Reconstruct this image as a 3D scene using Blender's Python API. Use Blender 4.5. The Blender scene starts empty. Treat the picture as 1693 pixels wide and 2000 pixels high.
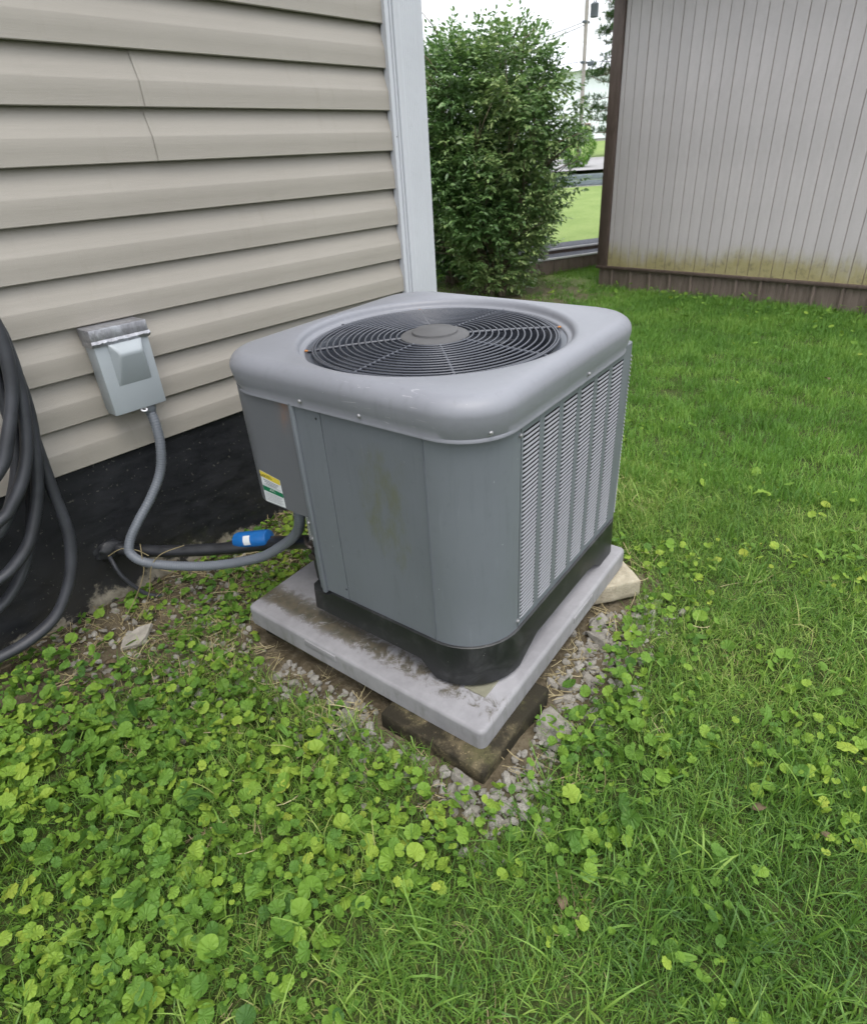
import bpy, bmesh, math, random
import numpy as np
from mathutils import Vector, Matrix, Euler, noise as mnoise

random.seed(7)
RNG = np.random.default_rng(7)
PI = math.pi
scene = bpy.context.scene
COL = scene.collection

# ------------------------------------------------------------------ camera
CAM = np.array([-1.14216, -1.86122, 1.20080])
YAW, PITCH, ROLL = 0.7413, 0.5187, -0.0677
fw = Vector((math.cos(YAW) * math.cos(PITCH), math.sin(YAW) * math.cos(PITCH), -math.sin(PITCH)))
r0 = Vector((math.sin(YAW), -math.cos(YAW), 0)); u0 = r0.cross(fw)
rr = math.cos(ROLL) * r0 + math.sin(ROLL) * u0
uu = -math.sin(ROLL) * r0 + math.cos(ROLL) * u0
cd = bpy.data.cameras.new('camera'); cam = bpy.data.objects.new('camera', cd); COL.objects.link(cam)
cam.matrix_world = Matrix(((rr.x, uu.x, -fw.x, CAM[0]), (rr.y, uu.y, -fw.y, CAM[1]), (rr.z, uu.z, -fw.z, CAM[2]), (0, 0, 0, 1)))
cd.sensor_fit = 'HORIZONTAL'; cd.sensor_width = 36; cd.lens = 25.406
cd.clip_start = 0.02; cd.clip_end = 1000
cd.dof.use_dof = True; cd.dof.focus_distance = 1.35; cd.dof.aperture_fstop = 8.0
scene.camera = cam

# ------------------------------------------------------------------ world and sun (overcast)
SUN_EL, SUN_AZ = math.radians(68), math.radians(-120)     # azimuth measured from +X towards +Y
w = bpy.data.worlds.new('World'); scene.world = w; w.use_nodes = True
nt = w.node_tree; nt.nodes.clear()
out = nt.nodes.new('ShaderNodeOutputWorld')
sky = nt.nodes.new('ShaderNodeTexSky'); sky.sky_type = 'NISHITA'; sky.sun_disc = False
sky.sun_elevation = SUN_EL; sky.sun_rotation = PI / 2 - SUN_AZ; sky.dust_density = 4.0; sky.ozone_density = 1.0
bg1 = nt.nodes.new('ShaderNodeBackground'); bg1.inputs['Strength'].default_value = 0.05
bg2 = nt.nodes.new('ShaderNodeBackground'); bg2.inputs['Color'].default_value = (0.97, 0.985, 1.0, 1); bg2.inputs['Strength'].default_value = 1.8
tcw = nt.nodes.new('ShaderNodeTexCoord'); sxw = nt.nodes.new('ShaderNodeSeparateXYZ'); nt.links.new(tcw.outputs['Generated'], sxw.inputs[0])
mrw = nt.nodes.new('ShaderNodeMapRange'); nt.links.new(sxw.outputs['Z'], mrw.inputs[0])      # CIE overcast sky: (1 + 2 sin h) / 3
mrw.inputs[3].default_value = 0.45; mrw.inputs[4].default_value = 1.0
mxw = nt.nodes.new('ShaderNodeMix'); mxw.data_type = 'RGBA'; mxw.blend_type = 'MULTIPLY'; mxw.inputs[0].default_value = 1.0
mxw.inputs[6].default_value = (0.97, 0.985, 1.0, 1); nt.links.new(mrw.outputs[0], mxw.inputs[7]); nt.links.new(mxw.outputs[2], bg2.inputs['Color'])
add = nt.nodes.new('ShaderNodeAddShader')
nt.links.new(sky.outputs[0], bg1.inputs['Color']); nt.links.new(bg1.outputs[0], add.inputs[0])
nt.links.new(bg2.outputs[0], add.inputs[1]); nt.links.new(add.outputs[0], out.inputs['Surface'])
sd = bpy.data.lights.new('sun', 'SUN'); sd.energy = 1.0; sd.angle = math.radians(30); sd.color = (1.0, 0.97, 0.92)
sun = bpy.data.objects.new('sun', sd); COL.objects.link(sun)
sdir = Vector((math.cos(SUN_EL) * math.cos(SUN_AZ), math.cos(SUN_EL) * math.sin(SUN_AZ), math.sin(SUN_EL)))
sun.rotation_euler = sdir.to_track_quat('Z', 'Y').to_euler(); sun.location = (0, 0, 8)
scene.render.engine = 'CYCLES'
scene.cycles.use_denoising = True
scene.cycles.max_bounces = 4; scene.cycles.diffuse_bounces = 2; scene.cycles.glossy_bounces = 2; scene.cycles.transmission_bounces = 3; scene.cycles.transparent_max_bounces = 4
scene.cycles.use_adaptive_sampling = True; scene.cycles.adaptive_threshold = 0.03
vs = scene.view_settings; vs.view_transform = 'Standard'; vs.look = 'None'; vs.exposure = 0.5; vs.gamma = 1.0; vs.use_curve_mapping = False

# ------------------------------------------------------------------ helpers
def srgb(r, g, b):
    f = lambda c: ((c / 255) / 12.92 if c / 255 <= 0.04045 else (((c / 255) + 0.055) / 1.055) ** 2.4)
    return (f(r), f(g), f(b), 1)

class NT:
    """small wrapper that builds a Principled material"""
    def __init__(s, name, rough=0.5, spec=0.5, metal=0.0):
        s.m = bpy.data.materials.new(name); s.m.use_nodes = True
        s.t = s.m.node_tree; s.t.nodes.clear()
        s.out = s.t.nodes.new('ShaderNodeOutputMaterial')
        s.p = s.t.nodes.new('ShaderNodeBsdfPrincipled')
        s.t.links.new(s.p.outputs[0], s.out.inputs['Surface'])
        s.p.inputs['Roughness'].default_value = rough
        s.p.inputs['Specular IOR Level'].default_value = spec
        s.p.inputs['Metallic'].default_value = metal
        s.tc = s.t.nodes.new('ShaderNodeTexCoord')
    def n(s, typ, **kw):
        nd = s.t.nodes.new(typ)
        for k, v in kw.items(): setattr(nd, k, v)
        return nd
    def link(s, a, b): s.t.links.new(a, b)
    def co(s, which='Object', scale=(1, 1, 1), loc=(0, 0, 0)):
        mp = s.n('ShaderNodeMapping'); s.link(s.tc.outputs[which], mp.inputs[0])
        mp.inputs['Scale'].default_value = scale; mp.inputs['Location'].default_value = loc
        return mp.outputs[0]
    def geo(s):
        return s.n('ShaderNodeNewGeometry').outputs['Position']
    def noise(s, scale, detail=4, rough=0.55, vec=None, dist=0.0):
        nd = s.n('ShaderNodeTexNoise'); nd.inputs['Scale'].default_value = scale; nd.inputs['Detail'].default_value = detail
        nd.inputs['Roughness'].default_value = rough; nd.inputs['Distortion'].default_value = dist
        s.link(vec if vec is not None else s.tc.outputs['Object'], nd.inputs['Vector'])
        return nd.outputs['Fac']
    def voro(s, scale, vec=None, feature='F1', outp='Distance'):
        nd = s.n('ShaderNodeTexVoronoi', feature=feature); nd.inputs['Scale'].default_value = scale
        s.link(vec if vec is not None else s.tc.outputs['Object'], nd.inputs['Vector'])
        return nd.outputs[outp]
    def ramp(s, fac, stops):
        nd = s.n('ShaderNodeValToRGB'); cr = nd.color_ramp
        while len(cr.elements) < len(stops): cr.elements.new(0.5)
        for e, (pos, c) in zip(cr.elements, stops):
            e.position = pos; e.color = c if len(c) == 4 else (*c, 1)
        s.link(fac, nd.inputs[0]); return nd.outputs[0]
    def bw(s, fac, a, b, lo=0.0, hi=1.0):
        nd = s.n('ShaderNodeMapRange'); s.link(fac, nd.inputs[0]); nd.interpolation_type = 'SMOOTHSTEP'
        nd.inputs[1].default_value = a; nd.inputs[2].default_value = b; nd.inputs[3].default_value = lo; nd.inputs[4].default_value = hi
        return nd.outputs[0]
    def mix(s, fac, a, b, mode='MIX'):
        nd = s.n('ShaderNodeMix', data_type='RGBA', blend_type=mode)
        for sock, v in ((nd.inputs['Factor'], fac), (nd.inputs[6], a), (nd.inputs[7], b)):
            if isinstance(v, (int, float)): sock.default_value = v
            elif isinstance(v, tuple): sock.default_value = v if len(v) == 4 else (*v, 1)
            else: s.link(v, sock)
        return nd.outputs[2]
    def math(s, op, a, b=None):
        nd = s.n('ShaderNodeMath', operation=op)
        for i, v in enumerate((a, b)):
            if v is None: continue
            if isinstance(v, (int, float)): nd.inputs[i].default_value = v
            else: s.link(v, nd.inputs[i])
        return nd.outputs[0]
    def xyz(s, vec=None):
        nd = s.n('ShaderNodeSeparateXYZ'); s.link(vec if vec is not None else s.tc.outputs['Object'], nd.inputs[0]); return nd.outputs
    def attr(s, name, outp='Fac'):
        nd = s.n('ShaderNodeAttribute', attribute_name=name); return nd.outputs[outp]
    def rnd(s):
        return s.n('ShaderNodeObjectInfo').outputs['Random']
    def color(s, c):
        if isinstance(c, tuple): s.p.inputs['Base Color'].default_value = c if len(c) == 4 else (*c, 1)
        else: s.link(c, s.p.inputs['Base Color'])
        return s
    def roughness(s, v): s.link(v, s.p.inputs['Roughness']); return s
    def bump(s, h, strength=0.3, dist=0.01):
        nd = s.n('ShaderNodeBump'); nd.inputs['Strength'].default_value = strength; nd.inputs['Distance'].default_value = dist
        s.link(h, nd.inputs['Height']); s.link(nd.outputs[0], s.p.inputs['Normal']); return s
    def translucent(s, col, fac):
        tr = s.n('ShaderNodeBsdfTranslucent'); mx = s.n('ShaderNodeMixShader'); mx.inputs[0].default_value = fac
        if isinstance(col, tuple): tr.inputs[0].default_value = col
        else: s.link(col, tr.inputs[0])
        s.link(s.p.outputs[0], mx.inputs[1]); s.link(tr.outputs[0], mx.inputs[2]); s.link(mx.outputs[0], s.out.inputs['Surface']); return s

def simple(name, col, rough=0.5, spec=0.5, metal=0.0, var=0.12, scale=6.0, bump=0.0, bscale=120.0):
    n = NT(name, rough, spec, metal)
    f = n.noise(scale, 5)
    a = tuple(c * (1 - var) for c in col[:3]); b = tuple(min(1, c * (1 + var)) for c in col[:3])
    n.color(n.ramp(f, [(0.3, a), (0.7, b)]))
    if bump: n.bump(n.noise(bscale, 3), bump, 0.002)
    return n.m

def mesh_obj(name, verts, faces, mat=None, parent=None, smooth=False, autosmooth=None):
    me = bpy.data.meshes.new(name); me.from_pydata([tuple(v) for v in verts], [], [tuple(f) for f in faces]); me.update()
    return link_mesh(name, me, mat, parent, smooth, autosmooth)

def link_mesh(name, me, mat=None, parent=None, smooth=False, autosmooth=None):
    if mat is not None and not me.materials: me.materials.append(mat)
    if smooth or autosmooth is not None:
        me.polygons.foreach_set('use_smooth', [True] * len(me.polygons))
        if autosmooth is not None: me.set_sharp_from_angle(angle=math.radians(autosmooth))
    o = bpy.data.objects.new(name, me); COL.objects.link(o)
    if parent is not None: o.parent = parent
    return o

def bm_obj(name, bm, mat=None, parent=None, autosmooth=35):
    me = bpy.data.meshes.new(name); bmesh.ops.recalc_face_normals(bm, faces=bm.faces[:]); bm.to_mesh(me); bm.free()
    return link_mesh(name, me, mat, parent, False, autosmooth)

def tag(o, label=None, cat=None, group=None, kind=None):
    if label: o['label'] = label
    if cat: o['category'] = cat
    if group: o['group'] = group
    if kind: o['kind'] = kind
    return o

def empty(name, loc=(0, 0, 0), rot=(0, 0, 0)):
    o = bpy.data.objects.new(name, None); COL.objects.link(o); o.location = loc; o.rotation_euler = rot
    o.empty_display_size = 0.1; return o

def box_bm(x0, x1, y0, y1, z0, z1, bev=0.0, seg=2, bm=None):
    own = bm is None
    b = bmesh.new()
    vs_ = [b.verts.new((x, y, z)) for x in (x0, x1) for y in (y0, y1) for z in (z0, z1)]
    for f in ((0, 1, 3, 2), (4, 6, 7, 5), (0, 4, 5, 1), (2, 3, 7, 6), (0, 2, 6, 4), (1, 5, 7, 3)): b.faces.new([vs_[i] for i in f])
    bmesh.ops.recalc_face_normals(b, faces=b.faces[:])
    if bev > 0: bmesh.ops.bevel(b, geom=b.edges[:], offset=bev, segments=seg, affect='EDGES', profile=0.5)
    if own: return b
    me = bpy.data.meshes.new('tmp'); b.to_mesh(me); b.free(); bm.from_mesh(me); bpy.data.meshes.remove(me); return bm

def box(name, x0, x1, y0, y1, z0, z1, mat, parent=None, bev=0.0, seg=2):
    return bm_obj(name, box_bm(x0, x1, y0, y1, z0, z1, bev, seg), mat, parent)

def catmull(pts, n):
    P = [Vector(p) for p in pts]; P = [2 * P[0] - P[1]] + P + [2 * P[-1] - P[-2]]
    o = []
    for i in range(1, len(P) - 2):
        for k in range(n):
            t = k / n; a, b, c, d = P[i - 1], P[i], P[i + 1], P[i + 2]
            o.append(0.5 * ((2 * b) + (c - a) * t + (2 * a - 5 * b + 4 * c - d) * t * t + (3 * b - a - 3 * c + d) * t ** 3))
    o.append(P[-2]); return o

def tube_data(path, rad, seg=10, caps=True, flat=None):
    """rad: number or function of (i, n). returns verts, faces"""
    n = len(path); V = []; F = []
    up = Vector((0, 0, 1)); prev = None
    for i, p in enumerate(path):
        t = (path[min(i + 1, n - 1)] - path[max(i - 1, 0)]).normalized()
        if prev is None:
            a = t.cross(up)
            if a.length < 0.05: a = t.cross(Vector((1, 0, 0)))
            a.normalize()
        else:
            a = (prev - t * prev.dot(t)); a.normalize()
        prev = a; b = t.cross(a)
        r = rad(i, n) if callable(rad) else rad
        for k in range(seg):
            q = 2 * PI * k / seg
            V.append(p + a * (r * math.cos(q)) + b * (r * math.sin(q) * (flat or 1)))
    for i in range(n - 1):
        for k in range(seg):
            k2 = (k + 1) % seg
            F.append((i * seg + k, i * seg + k2, (i + 1) * seg + k2, (i + 1) * seg + k))
    if caps:
        F.append(tuple(range(seg - 1, -1, -1))); F.append(tuple((n - 1) * seg + k for k in range(seg)))
    return V, F

def tube(name, path, rad, mat, parent=None, seg=10, flat=None):
    V, F = tube_data([Vector(p) for p in path], rad, seg, True, flat)
    return mesh_obj(name, V, F, mat, parent, autosmooth=60)

def lathe_data(prof, seg, axis='Z', close=False):
    V = []; F = []
    m = len(prof)
    for k in range(seg):
        q = 2 * PI * k / seg
        for r, z in prof: V.append((r * math.cos(q), r * math.sin(q), z))
    for k in range(seg):
        k2 = (k + 1) % seg
        for j in range(m - 1 + (1 if close else 0)):
            j2 = (j + 1) % m
            F.append((k * m + j, k2 * m + j, k2 * m + j2, k * m + j2))
    return V, F

def lathe(name, prof, seg, mat, parent=None, loc=(0, 0, 0), rot=(0, 0, 0), autosmooth=35):
    V, F = lathe_data(prof, seg)
    me = bpy.data.meshes.new(name); me.from_pydata(V, [], F); bm = bmesh.new(); bm.from_mesh(me)
    bmesh.ops.remove_doubles(bm, verts=bm.verts[:], dist=1e-6); bmesh.ops.recalc_face_normals(bm, faces=bm.faces[:]); bm.to_mesh(me); bm.free()
    o = link_mesh(name, me, mat, parent, False, autosmooth); o.location = loc; o.rotation_euler = rot; return o

def sweep(name, prof, a, b, axis, mat, parent=None, close=False, autosmooth=30):
    """extrude a 2-D profile along axis ('x' -> profile is (y,z), 'z' -> (x,y))"""
    V = []; n = len(prof)
    for t in (a, b):
        for p in prof: V.append((t, p[0], p[1]) if axis == 'x' else (p[0], p[1], t))
    F = [(i, (i + 1) % n, n + (i + 1) % n, n + i) for i in range(n if close else n - 1)]
    if close: F += [tuple(range(n - 1, -1, -1)), tuple(range(n, 2 * n))]
    bm = bmesh.new(); vv = [bm.verts.new(v) for v in V]
    for f in F: bm.faces.new([vv[i] for i in f])
    return bm_obj(name, bm, mat, parent, autosmooth)

def fast_mesh(name, V, F3, attrs=None):
    """big triangle mesh from numpy arrays"""
    me = bpy.data.meshes.new(name)
    V = np.asarray(V, np.float32); F3 = np.asarray(F3, np.int32)
    k = F3.shape[1]
    me.vertices.add(len(V)); me.vertices.foreach_set('co', V.ravel())
    me.loops.add(F3.size); me.loops.foreach_set('vertex_index', F3.ravel())
    me.polygons.add(len(F3)); me.polygons.foreach_set('loop_start', np.arange(0, F3.size, k, dtype=np.int32))
    me.polygons.foreach_set('loop_total', np.full(len(F3), k, np.int32))
    me.update(calc_edges=True)
    for nm, (typ, dat) in (attrs or {}).items():
        at = me.attributes.new(nm, typ, 'POINT'); at.data.foreach_set('value' if typ != 'FLOAT_VECTOR' else 'vector', np.asarray(dat, np.float32 if typ != 'INT' else np.int32).ravel())
    return me

def scatter(name, protos, pts, rots, scl, idx, label, cat):
    """one 'stuff' object: small meshes instanced on points by geometry nodes"""
    pc = bpy.data.collections.new(name + '_kinds')
    for i, me in enumerate(protos):
        pc.objects.link(bpy.data.objects.new('%s_kind_%02d' % (name, i), me))
    me = fast_mesh(name, pts, np.zeros((0, 3), np.int32), dict(rot=('FLOAT_VECTOR', rots), scl=('FLOAT', scl), kid=('INT', idx)))
    o = bpy.data.objects.new(name, me); COL.objects.link(o)
    ng = bpy.data.node_groups.new(name + '_nodes', 'GeometryNodeTree')
    ng.interface.new_socket('Geometry', in_out='INPUT', socket_type='NodeSocketGeometry')
    ng.interface.new_socket('Geometry', in_out='OUTPUT', socket_type='NodeSocketGeometry')
    N = ng.nodes.new; gi = N('NodeGroupInput'); go = N('NodeGroupOutput')
    ci = N('GeometryNodeCollectionInfo'); ci.inputs['Collection'].default_value = pc
    ci.inputs['Separate Children'].default_value = True; ci.inputs['Reset Children'].default_value = True
    ip = N('GeometryNodeInstanceOnPoints'); ip.inputs['Pick Instance'].default_value = True
    def na(nm, dt):
        x = N('GeometryNodeInputNamedAttribute'); x.data_type = dt; x.inputs['Name'].default_value = nm; return x.outputs['Attribute']
    e2r = N('FunctionNodeEulerToRotation')
    ng.links.new(na('rot', 'FLOAT_VECTOR'), e2r.inputs[0])
    ng.links.new(gi.outputs[0], ip.inputs['Points']); ng.links.new(ci.outputs[0], ip.inputs['Instance'])
    ng.links.new(na('kid', 'INT'), ip.inputs['Instance Index']); ng.links.new(e2r.outputs[0], ip.inputs['Rotation'])
    ng.links.new(na('scl', 'FLOAT'), ip.inputs['Scale']); ng.links.new(ip.outputs[0], go.inputs[0])
    md = o.modifiers.new('scatter', 'NODES'); md.node_group = ng
    return tag(o, label, cat, kind='stuff')

def text_mesh(s, size):
    cu = bpy.data.curves.new('lettering', 'FONT'); cu.body = s; cu.size = size; cu.align_x = 'CENTER'; cu.align_y = 'CENTER'; cu.resolution_u = 2
    o = bpy.data.objects.new('lettering', cu); COL.objects.link(o)
    me = bpy.data.meshes.new_from_object(o.evaluated_get(bpy.context.evaluated_depsgraph_get()))
    bpy.data.objects.remove(o); return me

# ------------------------------------------------------------------ terrain height
VD = np.array([0.8827, 0.4700])
def far_profile(d):
    return np.interp(d, [0, 6.5, 9, 17.0, 17.35, 18, 26, 30, 38, 60, 150], [0, 0, 0.06, 0.50, 0.51, 0.74, 0.97, 1.15, 1.66, 2.0, 2.6])
def gz(x, y):
    x = np.asarray(x, float); y = np.asarray(y, float)
    d = (x - CAM[0]) * VD[0] + (y - CAM[1]) * VD[1]
    z = far_profile(d)
    near = np.exp(-((x - 0) ** 2 + (y + 1) ** 2) / 18)
    z = z + near * (0.010 * np.sin(3.1 * x + 1.3 * y) + 0.008 * np.sin(5.3 * y - 2.2 * x + 1) + 0.004 * np.sin(13 * x + 3) * np.sin(11 * y))
    z = z + 0.025 * np.exp(-(y / 0.10) ** 2) * (x < 1.1) * (x > -4)          # soil banked against the house
    return z
def gzf(x, y): return float(gz(x, y))

# ------------------------------------------------------------------ materials
# siding
n = NT('siding_vinyl', 0.45, 0.35)
gr = n.noise(9, 6, 0.6, n.co('Object', (1.2, 8, 55)), 0.4)
big = n.noise(1.3, 3)
c = n.mix(n.bw(big, 0.3, 0.7), srgb(143, 138, 130), srgb(150, 145, 137))
c = n.mix(n.bw(gr, 0.35, 0.75, 0, 0.15), c, srgb(126, 121, 113))
c = n.mix(n.bw(n.rnd(), 0, 1, 0, 0.5), c, srgb(149, 144, 136))
grime = n.noise(5, 6, 0.7, n.co('Object', (2.5, 1, 0.5)))
c = n.mix(n.bw(grime, 0.55, 0.8, 0, 0.25), c, srgb(112, 106, 94))
n.color(c).bump(gr, 0.28, 0.002); M_SIDING = n.m
M_WHITE = simple('white_vinyl', srgb(180, 183, 189)[:3], 0.4, 0.4, var=0.03, scale=3)
# foundation coating
n = NT('black_foundation_coating', 0.42, 0.3)
pos = n.geo(); sp = n.xyz(pos)
stroke = n.noise(8, 7, 0.68, n.co('Object', (1.6, 3, 4)), 0.3)
base = n.ramp(stroke, [(0.3, (0.008, 0.009, 0.011)), (0.7, (0.021, 0.022, 0.026))])
sn = n.math('GREATER_THAN', n.noise(95, 2, 0.4), 0.715)
base = n.mix(n.math('MULTIPLY', sn, 0.28), base, (0.20, 0.19, 0.16))
spl = n.math('MULTIPLY', n.bw(n.noise(3.5, 6, 0.7, pos), 0.38, 0.62), n.bw(sp[2], 0.34, 0.02))
base = n.mix(n.math('MULTIPLY', spl, 0.28), base, (0.06, 0.053, 0.04))
base = n.mix(n.bw(n.noise(2.2, 5, 0.6, pos), 0.5, 0.75, 0, 0.5), base, (0.021, 0.022, 0.027))
peel_h = n.math('ADD', sp[2], n.math('MULTIPLY', n.noise(5.5, 6, 0.7), -0.34))
peel = n.bw(peel_h, -0.105, -0.14)
peel2 = n.math('MULTIPLY', peel, n.bw(n.noise(16, 5, 0.7), 0.42, 0.5))
conc = n.ramp(n.noise(40, 5), [(0.3, srgb(104, 98, 86)[:3]), (0.7, srgb(150, 144, 130)[:3])])
base = n.mix(peel2, base, conc)
moss = n.math('MULTIPLY', n.bw(n.noise(6, 5, 0.7, n.co('Object', (1, 1, 1), (3, 1, 2))), 0.5, 0.68), n.bw(sp[2], 0.16, 0.05))
base = n.mix(n.math('MULTIPLY', moss, 0.6), base, (0.045, 0.05, 0.014))
n.color(base).bump(stroke, 0.25, 0.004); n.roughness(n.bw(stroke, 0.3, 0.7, 0.45, 0.7)); M_FOUND = n.m
# air conditioner paint
def ac_paint(name, col, moss=False, spots=0.30, rough=0.42):
    n = NT(name, rough, 0.45)
    f = n.noise(3.2, 5, 0.6)
    c = n.mix(n.bw(f, 0.25, 0.75), tuple(x * 0.93 for x in col[:3]), tuple(min(1, x * 1.06) for x in col[:3]))
    st = n.noise(10, 4, 0.6, n.co('Object', (6, 6, 0.7)))
    c = n.mix(n.bw(st, 0.52, 0.80, 0, 0.32), c, tuple(x * 0.68 for x in col[:3]))
    st2 = n.noise(17, 5, 0.65, n.co('Object', (5, 5, 0.45), (3, 7, 1)))
    c = n.mix(n.bw(st2, 0.60, 0.78, 0, 0.30), c, tuple(min(1, x * 1.45) for x in col[:3]))
    sp_ = n.noise(34, 3, 0.5)
    c = n.mix(n.bw(sp_, 0.60, 0.78, 0, spots), c, tuple(x * 0.72 for x in col[:3]))
    lt = n.noise(90, 2)
    c = n.mix(n.bw(lt, 0.76, 0.79, 0, 0.4), c, (0.4, 0.42, 0.42))
    if moss:
        s = n.xyz()
        cy = n.math('ABSOLUTE', n.math('ADD', s[1], 0.118)); cz = n.math('ABSOLUTE', n.math('ADD', s[2], -0.56))
        reg = n.math('MULTIPLY', n.bw(cy, 0.12, 0.02), n.bw(cz, 0.24, 0.05))
        mz = n.noise(22, 8, 0.80, n.co('Object', (1, 1.3, 0.55)), 0.2)
        mk = n.bw(n.math('ADD', n.math('MULTIPLY', reg, 0.28), mz), 0.64, 0.92, 0, 0.50)
        c = n.mix(mk, c, (0.10, 0.103, 0.036))
    if spots < 0.2:
        s = n.xyz()
        rg = n.math('MULTIPLY', n.bw(s[0], -0.30, -0.36), n.math('MULTIPLY', n.bw(s[1], -0.02, -0.08), n.bw(s[1], -0.30, -0.22)))
        sc = n.noise(38, 4, 0.6, n.co('Object', (2.2, 0.35, 2.6)), 1.2)
        c = n.mix(n.math('MULTIPLY', rg, n.bw(sc, 0.60, 0.66, 0, 0.35)), c, (0.5, 0.5, 0.52))
        dr = n.noise(2.4, 6, 0.7)
        c = n.mix(n.bw(dr, 0.52, 0.75, 0, 0.30), c, tuple(x * 0.78 for x in col[:3]))
    n.color(c).roughness(n.bw(f, 0.2, 0.8, rough - 0.07, rough + 0.1)).bump(n.noise(220, 2), 0.04, 0.001)
    return n.m
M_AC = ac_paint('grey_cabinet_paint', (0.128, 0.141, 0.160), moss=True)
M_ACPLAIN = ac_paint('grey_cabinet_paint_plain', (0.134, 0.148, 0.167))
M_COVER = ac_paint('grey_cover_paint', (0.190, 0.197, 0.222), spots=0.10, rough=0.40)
n = NT('control_box_paint', 0.4, 0.45)
s = n.xyz(); f = n.noise(3, 4)
c = n.mix(n.bw(f, 0.3, 0.7), (0.112, 0.117, 0.130), (0.130, 0.136, 0.150))
ry = n.math('ABSOLUTE', n.math('ADD', s[1], -0.150)); rz = n.bw(s[2], 0.66, 0.77)
rm = n.math('MULTIPLY', n.math('MULTIPLY', n.bw(ry, 0.045, 0.0), rz), n.bw(n.noise(30, 5, 0.7, n.co('Object', (1, 2, 0.5))), 0.35, 0.75))
n.color(n.mix(n.math('MULTIPLY', rm, 0.8), c, (0.33, 0.14, 0.045))); M_CTRL = n.m
M_SLAT = simple('louver_slat_paint', (0.23, 0.235, 0.258), 0.4, 0.45, var=0.06, scale=4)
n = NT('black_base_plastic', 0.38, 0.5)
f = n.noise(9, 6, 0.7, None, 1.5)
c = n.mix(n.bw(f, 0.45, 0.8), (0.010, 0.011, 0.012), (0.045, 0.046, 0.048))
n.color(n.mix(n.bw(n.noise(110, 2), 0.74, 0.77, 0, 0.6), c, (0.2, 0.2, 0.18))); n.bump(f, 0.15, 0.003); M_BASE = n.m
M_GRILLE = simple('grille_wire_coating', (0.050, 0.055, 0.070), 0.30, 0.5, var=0.08, scale=20)
M_SHELF = simple('orifice_paint', (0.060, 0.068, 0.085), 0.36, 0.5, var=0.08)
M_HUB = simple('hub_cap_plastic', (0.086, 0.086, 0.089), 0.7, 0.3, var=0.12, scale=14, bump=0.1)
M_RUST = simple('rusty_clip', (0.36, 0.155, 0.05), 0.8, 0.2, var=0.35, scale=60)
M_SCREW = simple('zinc_screw', (0.30, 0.30, 0.31), 0.45, 0.4, 0.6, var=0.2, scale=80)
M_BLADE = simple('fan_blade', (0.045, 0.05, 0.06), 0.5, 0.4, var=0.15)
M_DARK = simple('dark_interior', (0.018, 0.019, 0.022), 0.7, 0.3, var=0.2)
n = NT('coil_fins', 0.4, 0.5, 0.5)
wv = n.n('ShaderNodeTexWave', wave_type='BANDS', bands_direction='Z'); wv.inputs['Scale'].default_value = 60; n.link(n.tc.outputs['Object'], wv.inputs[0])
n.color(n.mix(wv.outputs['Fac'], (0.25, 0.26, 0.28), (0.6, 0.61, 0.63))); M_COIL = n.m
M_LABELW = simple('label_white', (0.62, 0.64, 0.66), 0.35, 0.5, var=0.04)
M_LABELY = simple('label_yellow', (0.62, 0.5, 0.06), 0.35, 0.5, var=0.04)
M_LABELG = simple('label_green', (0.012, 0.16, 0.075), 0.35, 0.5, var=0.04)
M_INK = simple('label_ink', (0.03, 0.03, 0.035), 0.5, 0.3, var=0.05)
M_INKG = simple('label_grey_ink', (0.22, 0.23, 0.25), 0.5, 0.3, var=0.05)
# pad: pale plastic with dirt and moss on the side towards the control box
n = NT('equipment_pad_plastic', 0.5, 0.35)
s = n.xyz(); f = n.noise(5, 6, 0.7)
c = n.mix(n.bw(f, 0.3, 0.7), srgb(122, 121, 124), srgb(144, 143, 146))
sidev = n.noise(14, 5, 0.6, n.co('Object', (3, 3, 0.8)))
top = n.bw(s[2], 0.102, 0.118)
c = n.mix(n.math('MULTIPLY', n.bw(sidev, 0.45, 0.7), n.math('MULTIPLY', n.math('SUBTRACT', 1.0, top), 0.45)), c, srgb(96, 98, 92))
dist = n.bw(s[0], -0.425, -0.375)
yy = n.bw(s[1], -0.39, 0.25, 0.0, 1.0)
md = n.noise(24, 7, 0.78, None, 0.8)
amt = n.math('MULTIPLY', n.math('MULTIPLY', dist, top), n.math('ADD', n.math('MULTIPLY', yy, 0.20), 0.10))
inx = n.bw(s[0], -0.28, -0.36)
mk = n.bw(n.math('ADD', n.math('MULTIPLY', amt, inx), md), 0.57, 0.74, 0, 0.9)
mk = n.math('MULTIPLY', mk, n.math('MULTIPLY', top, n.math('MULTIPLY', inx, dist)))
dirt = n.ramp(n.noise(60, 4), [(0.3, (0.035, 0.034, 0.018)), (0.6, (0.075, 0.06, 0.035)), (0.8, (0.06, 0.068, 0.022))])
c = n.mix(mk, c, dirt)
n.color(c).bump(n.math('ADD', n.math('MULTIPLY', f, 0.4), mk), 0.35, 0.004); M_PAD = n.m
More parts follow.
